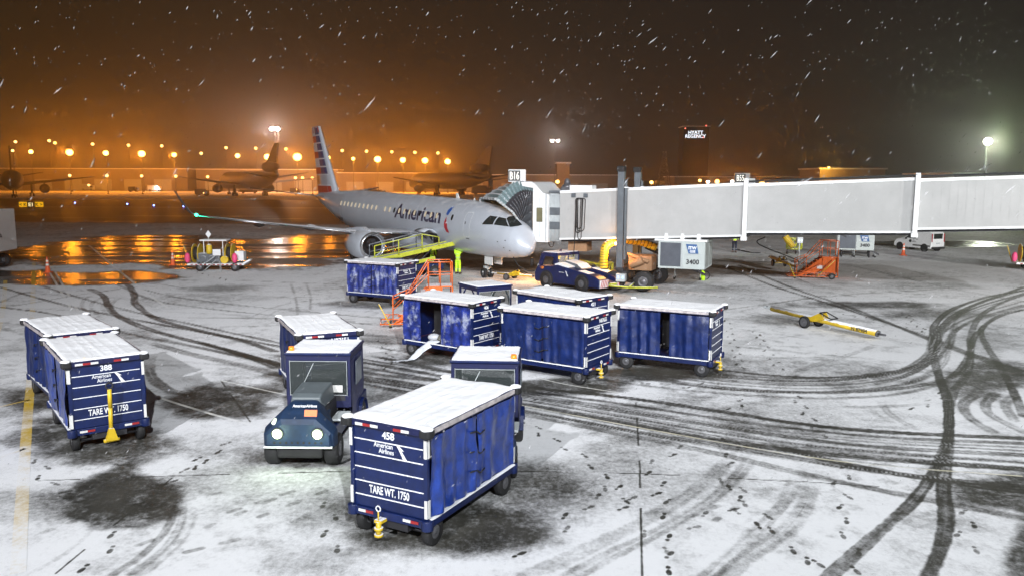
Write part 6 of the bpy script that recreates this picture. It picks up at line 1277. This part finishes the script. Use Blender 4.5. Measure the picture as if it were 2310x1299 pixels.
M['farplane'] = mat('far_aircraft_paint', (.035, .03, .03), .6, .0, var=.1, scale=.3)
def place_nose(px, Y): p = D(px, 405, Y); return (p[0], p[1], 0)
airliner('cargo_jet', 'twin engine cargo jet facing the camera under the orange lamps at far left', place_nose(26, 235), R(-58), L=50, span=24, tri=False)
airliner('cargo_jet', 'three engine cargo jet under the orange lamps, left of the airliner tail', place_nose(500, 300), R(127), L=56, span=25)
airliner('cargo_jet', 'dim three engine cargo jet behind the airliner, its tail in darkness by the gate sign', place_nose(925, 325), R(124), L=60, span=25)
# ---------------------------------------------------------------- far buildings
def block(name, label, x0, x1, ytop, Y, depth, m, cat='building', wins=0, base=0, group=None):
    a = D(x0, ytop, Y); b = D(x1, ytop, Y); t = thing(name, label, cat, ((a[0] + b[0]) / 2, Y, 0), 0, group); w = b[0] - a[0]; h = a[2]
    q = MB(); q.box((0, depth / 2, h / 2), (w, depth, h)); q.build('wall', m, t)
    q = MB(); q.box((0, depth / 2, h + .2), (w + .8, depth + .8, .4)); q.build('roof', M['snow'], t)
    return t, w, h
M['bldg'] = mat('far_concrete_wall', (.22, .19, .16), .8, var=.2, scale=.1); M['bldg2'] = mat('tan_concrete_wall', (.35, .29, .22), .8, var=.15, scale=.1)
M['winlit'] = emi('lit_far_window', (1, .62, .25), 1.5)
for x0, x1, yt, Y, lab in [(-80,420,389,380,'long low cargo hall behind the left cargo jet'),(440,760,388,380,'long low cargo hall behind the three engine jet'),(760,1100,394,380,'low dark cargo hall behind the farther cargo jet'),(1110,1405,396,380,'low terminal building beyond the bridge cab')]:
    t, w, h = block('cargo_hall', lab, x0, x1, yt, Y, 12, M['bldg'], group='long cargo halls')
    for k in range(int(w / 14)):
        d = MB(); d.box((-w / 2 + 8 + k * 14, -.06, h * .28), (8, .1, h * .5)); d.build('door', M['lgrey'], t)
t, w, h = block('concrete_building', 'tan concrete building above the bridge roof with its left end lit orange', 1848, 1996, 378, 230, 16, M['bldg2'])
for k, x in enumerate((-1.2, 1.2, 3.2, 5.2)): d = MB(); d.box((x, -.05, h * (.60 if k else .48)), (.8 if k else 1.6, .08, .9)); d.build('window', M['glass'], t)
p = D(1868, 372, 226); l = bpy.data.lights.new('wall_lamp_light', 'POINT'); l.energy = 1800; l.color = (1, .48, .05); l.shadow_soft_size = .3; o = bpy.data.objects.new('wall_lamp_light', l); C.objects.link(o); o.location = (p[0], p[1], p[2] - .8)
q = MB(); q.cyl((0, 0, 0), (0, 3.4, 0), .05, n=6); q.box((0, 0, .1), (.5, .6, .2)); tw = thing('wall_lamp', 'orange wall lamp on the left end of the tan building', 'lamp', (p[0], p[1], p[2])); q.build('bracket', M['dark'], tw); q = MB(); q.sph((0, 0, -.15), .35, 10); q.build('lamp', M['lampo2'], tw)
block('equipment_tower', 'pale square equipment tower behind the bridge cab', 1255, 1283, 369, 210, 4, M['bldg2'])
block('low_building', 'low dark building beyond the bridge roof on the right', 1520, 1850, 398, 300, 20, M['bldg'])
block('low_building', 'distant grey shed behind the far right of the bridge roof', 2150, 2330, 388, 160, 20, M['bldg'])
t, w, h = block('hotel_tower', 'dark distant hotel tower with a glowing white name on top', 1540, 1598, 284, 386, 10, M['bldgdark'] if 'bldgdark' in M else mat('dark_tower_wall', (.03, .027, .025), .9))
sg = MB(); me = text_mesh('HYATT\nREGENCY', 2.2, .05, .03, 'CENTER'); me.materials.append(emi('hotel_sign_letters', (.85, .92, 1), 2.2)); q = bpy.data.objects.new('lettering', me); C.objects.link(q); q.parent = t; q.rotation_euler = (R(90), 0, 0); q.location = (-.4, -.15, h - 3.4)
for x, z in ((-5.4, h - .8), (4.4, h + .5), (3.2, h - 5.0)): q = MB(); q.sph((x, -.6, z), .28, 8); q.build('obstruction_light', emi('red_obstruction_light', (1, .18, .12), 4), t)
# lattice mast
p = D(1495, 425, 260); zt = D(1495, 340, 260)[2]; t = thing('lattice_mast', 'tapering steel lattice mast rising behind the jet bridge', 'mast', (p[0], 260, 0)); q = MB()
for k in range(8):
    z0, z1 = zt * k / 8, zt * (k + 1) / 8; r0, r1 = 2.4 - 2.0 * k / 8, 2.4 - 2.0 * (k + 1) / 8
    for a in range(4):
        c0, s0 = (-1, 1, 1, -1)[a], (-1, -1, 1, 1)[a]; c1, s1 = (-1, 1, 1, -1)[(a + 1) % 4], (-1, -1, 1, 1)[(a + 1) % 4]
        q.cyl((c0 * r0, s0 * r0, z0), (c0 * r1, s0 * r1, z1), .13, n=5); q.cyl((c0 * r1, s0 * r1, z1), (c1 * r1, s1 * r1, z1), .09, n=5); q.cyl((c0 * r0, s0 * r0, z0), (c1 * r1, s1 * r1, z1), .08, n=5)
q.build('lattice', M['grey'], t)
# gate sign of the farther stand
p = D(1672, 410, 112); gs = thing('gate_sign', 'bright white farther gate sign reading B55 above the bridge roof', 'gate sign', (p[0], p[1], 0)); gate_sign('', '', 'B55', (0, 0, p[2]), 2.1, 1.35, parent=gs)
q = MB(); q.cyl((0, .3, 0), (0, .3, p[2]), .25, n=8); q.build('pole', M['dark'], gs)
# taxiway sign
p = G(70, 479); t = thing('taxiway_sign', 'yellow and black illuminated taxiway sign with arrows and letters in the grass', 'taxiway sign', p, R(12))
sc = 157 / 1813.; ys = emi('lit_yellow_sign', (1, .50, .01), .95); bk = mat('black_sign_panel', (.01, .01, .01), .5); wd = 48 * sc
for k, (a, b, m_) in enumerate(((-.5, -.17, ys), (-.165, .165, bk), (.17, .5, ys))):
    q = MB(); q.box(((a + b) / 2 * wd, 0, .85), ((b - a) * wd, .25, .95)); q.build('panel', m_, t)
text('lettering', '< K', .85, bk, t, (-.335 * wd, -.14, .55), (R(90), 0, 0), .01, .02)
text('lettering', 'K >', .85, bk, t, (.335 * wd, -.14, .55), (R(90), 0, 0), .01, .02)
text('lettering', 'E1', .95, emi('lit_letters', (1, .8, .4), 1.2), t, (0, -.14, .52), (R(90), 0, 0), .01, .03)
q = MB(); [q.cyl((x * wd, 0, 0), (x * wd, 0, .4), .06, n=6) for x in (-.4, -.1, .1, .4)]; q.build('leg', M['dark'], t)
# far ground vehicles
def far_vehicle(px, py, label, L=6, h=2.2, lit=None, col='lgrey', name='service_truck', cat='truck'):
    p = G(px, py); t = thing(name, label, cat, p, R(random.uniform(-15, 15)))
    q = MB(); q.box((-L * .12, 0, .5 + h * .5), (L * .72, 2.2, h)); q.build('body', M[col], t, bev=.1)
    q = MB(); q.box((L * .36, 0, .5 + h * .38), (L * .22, 2.1, h * .76)); q.build('cab', M[col], t, bev=.15)
    q = MB(); q.box((L * .36, 0, .5 + h * .52), (L * .2, 2.14, h * .28)); q.build('windscreen', M['glass'], t)
    for x in (-L * .3, L * .33):
        q = MB(); q.cyl((x, -1.15, .5), (x, 1.15, .5), .5); q.build('wheel', M['black'], t)
    if lit: q = MB(); q.sph((L * .2, -1.3, lit[1]), lit[0], 10); q.build('lamp', M[lit[2]], t)
far_vehicle(348, 438, 'distant truck with a blazing white lamp between the cargo jets', lit=(.75, 1.6, 'lampk'))
far_vehicle(198, 437, 'distant loader with a yellow work light near the left cargo jet', h=2.6, lit=(.5, 2.6, 'lampo2'))
far_vehicle(300, 439, 'small dark distant tug left of the blazing truck', L=4, h=1.8, col='dark')
far_vehicle(455, 447, 'dark distant tug with a small lamp below the trijet wing', L=4.5, h=1.8, col='dark', lit=(.2, 1, 'lampo2'))
far_vehicle(398, 436, 'pale distant box truck by the trijet wing tip', h=2.8)
far_vehicle(665, 440, 'distant baggage tractor under the trijet right wing', L=4, h=1.6, col='dark', lit=(.25, 1.6, 'lampo2'))
far_vehicle(820, 432, 'pale distant box truck above the airliner windows', h=3.4, L=6)
far_vehicle(1085, 440, 'distant dark loader beneath the dim cargo jet tail', h=3.0, L=8, col='dark')
for k, x in enumerate((1118, 1128, 1138)): far_vehicle(x, 432, ('first', 'second', 'third')[k] + ' orange lit cargo container from the left beside the gate sign', L=3.0, h=2.6, col='wood', name='cargo_container', cat='container')
for k, (x, y) in enumerate(((850,441),(740,440),(560,441))): far_vehicle(x, y, ('low distant cargo dolly above the airliner lettering', 'low distant cargo dolly behind the fin', 'low distant cargo dolly by the trijet nose gear')[k], L=7, h=1.2, col='dark', name='cargo_dolly', cat='dolly')
# ---------------------------------------------------------------- falling snow
def snowfall():
    r = random.Random(5); q = MB()
    def flake(x, y, z, s, st=1.6):
        d = Vector((.55 + r.uniform(-.25, .25), r.uniform(-.3, .3), .75 + r.uniform(-.3, .2))).normalized(); u = d.orthogonal().normalized(); w = d.cross(u); c = Vector((x, y, z))
        q.add([c + d * s * st, c + u * s * .5, c + w * s * .5, c - u * s * .5, c - w * s * .5, c - d * s * st], [(0, 1, 2), (0, 2, 3), (0, 3, 4), (0, 4, 1), (5, 2, 1), (5, 3, 2), (5, 4, 3), (5, 1, 4)])
    for k in range(5200):
        y = 3 + 34 * r.random() ** 1.3; x = r.uniform(-.75, .75) * y; z = CAM_H + r.uniform(-.42, .3) * y
        if z < .2: continue
        flake(x, y, z, r.uniform(.002, .0048) * (1 + y * .06), r.uniform(1, 2.4))
    for k in range(110):
        y = r.uniform(2.2, 8); x = r.uniform(-.7, .7) * y; z = CAM_H + r.uniform(-.05, .3) * y
        flake(x, y, z, r.uniform(.003, .008), r.uniform(2, 5.5))
    o = q.build('falling_snow', mat('snowflake', (.8, .8, .82), .7, alpha=.2)); o['kind'] = 'stuff'
snowfall()
# ---------------------------------------------------------------- haze: snow-filled night air
h = MB(); h.box((0, 152.5, 16.2), (1500, 505, 34.4)); ho = h.build('haze', []); ho['kind'] = 'stuff'
hm = bpy.data.materials.new('snowy_air'); hm.use_nodes = True; t = hm.node_tree; t.nodes.clear(); o = N(t, 'ShaderNodeOutputMaterial'); v = N(t, 'ShaderNodeVolumePrincipled')
v.inputs['Color'].default_value = (.9, .9, .92, 1); v.inputs['Density'].default_value = HAZE; v.inputs['Anisotropy'].default_value = .85
lnk(t, v.outputs[0], o.inputs['Volume']); ho.data.materials.append(hm)
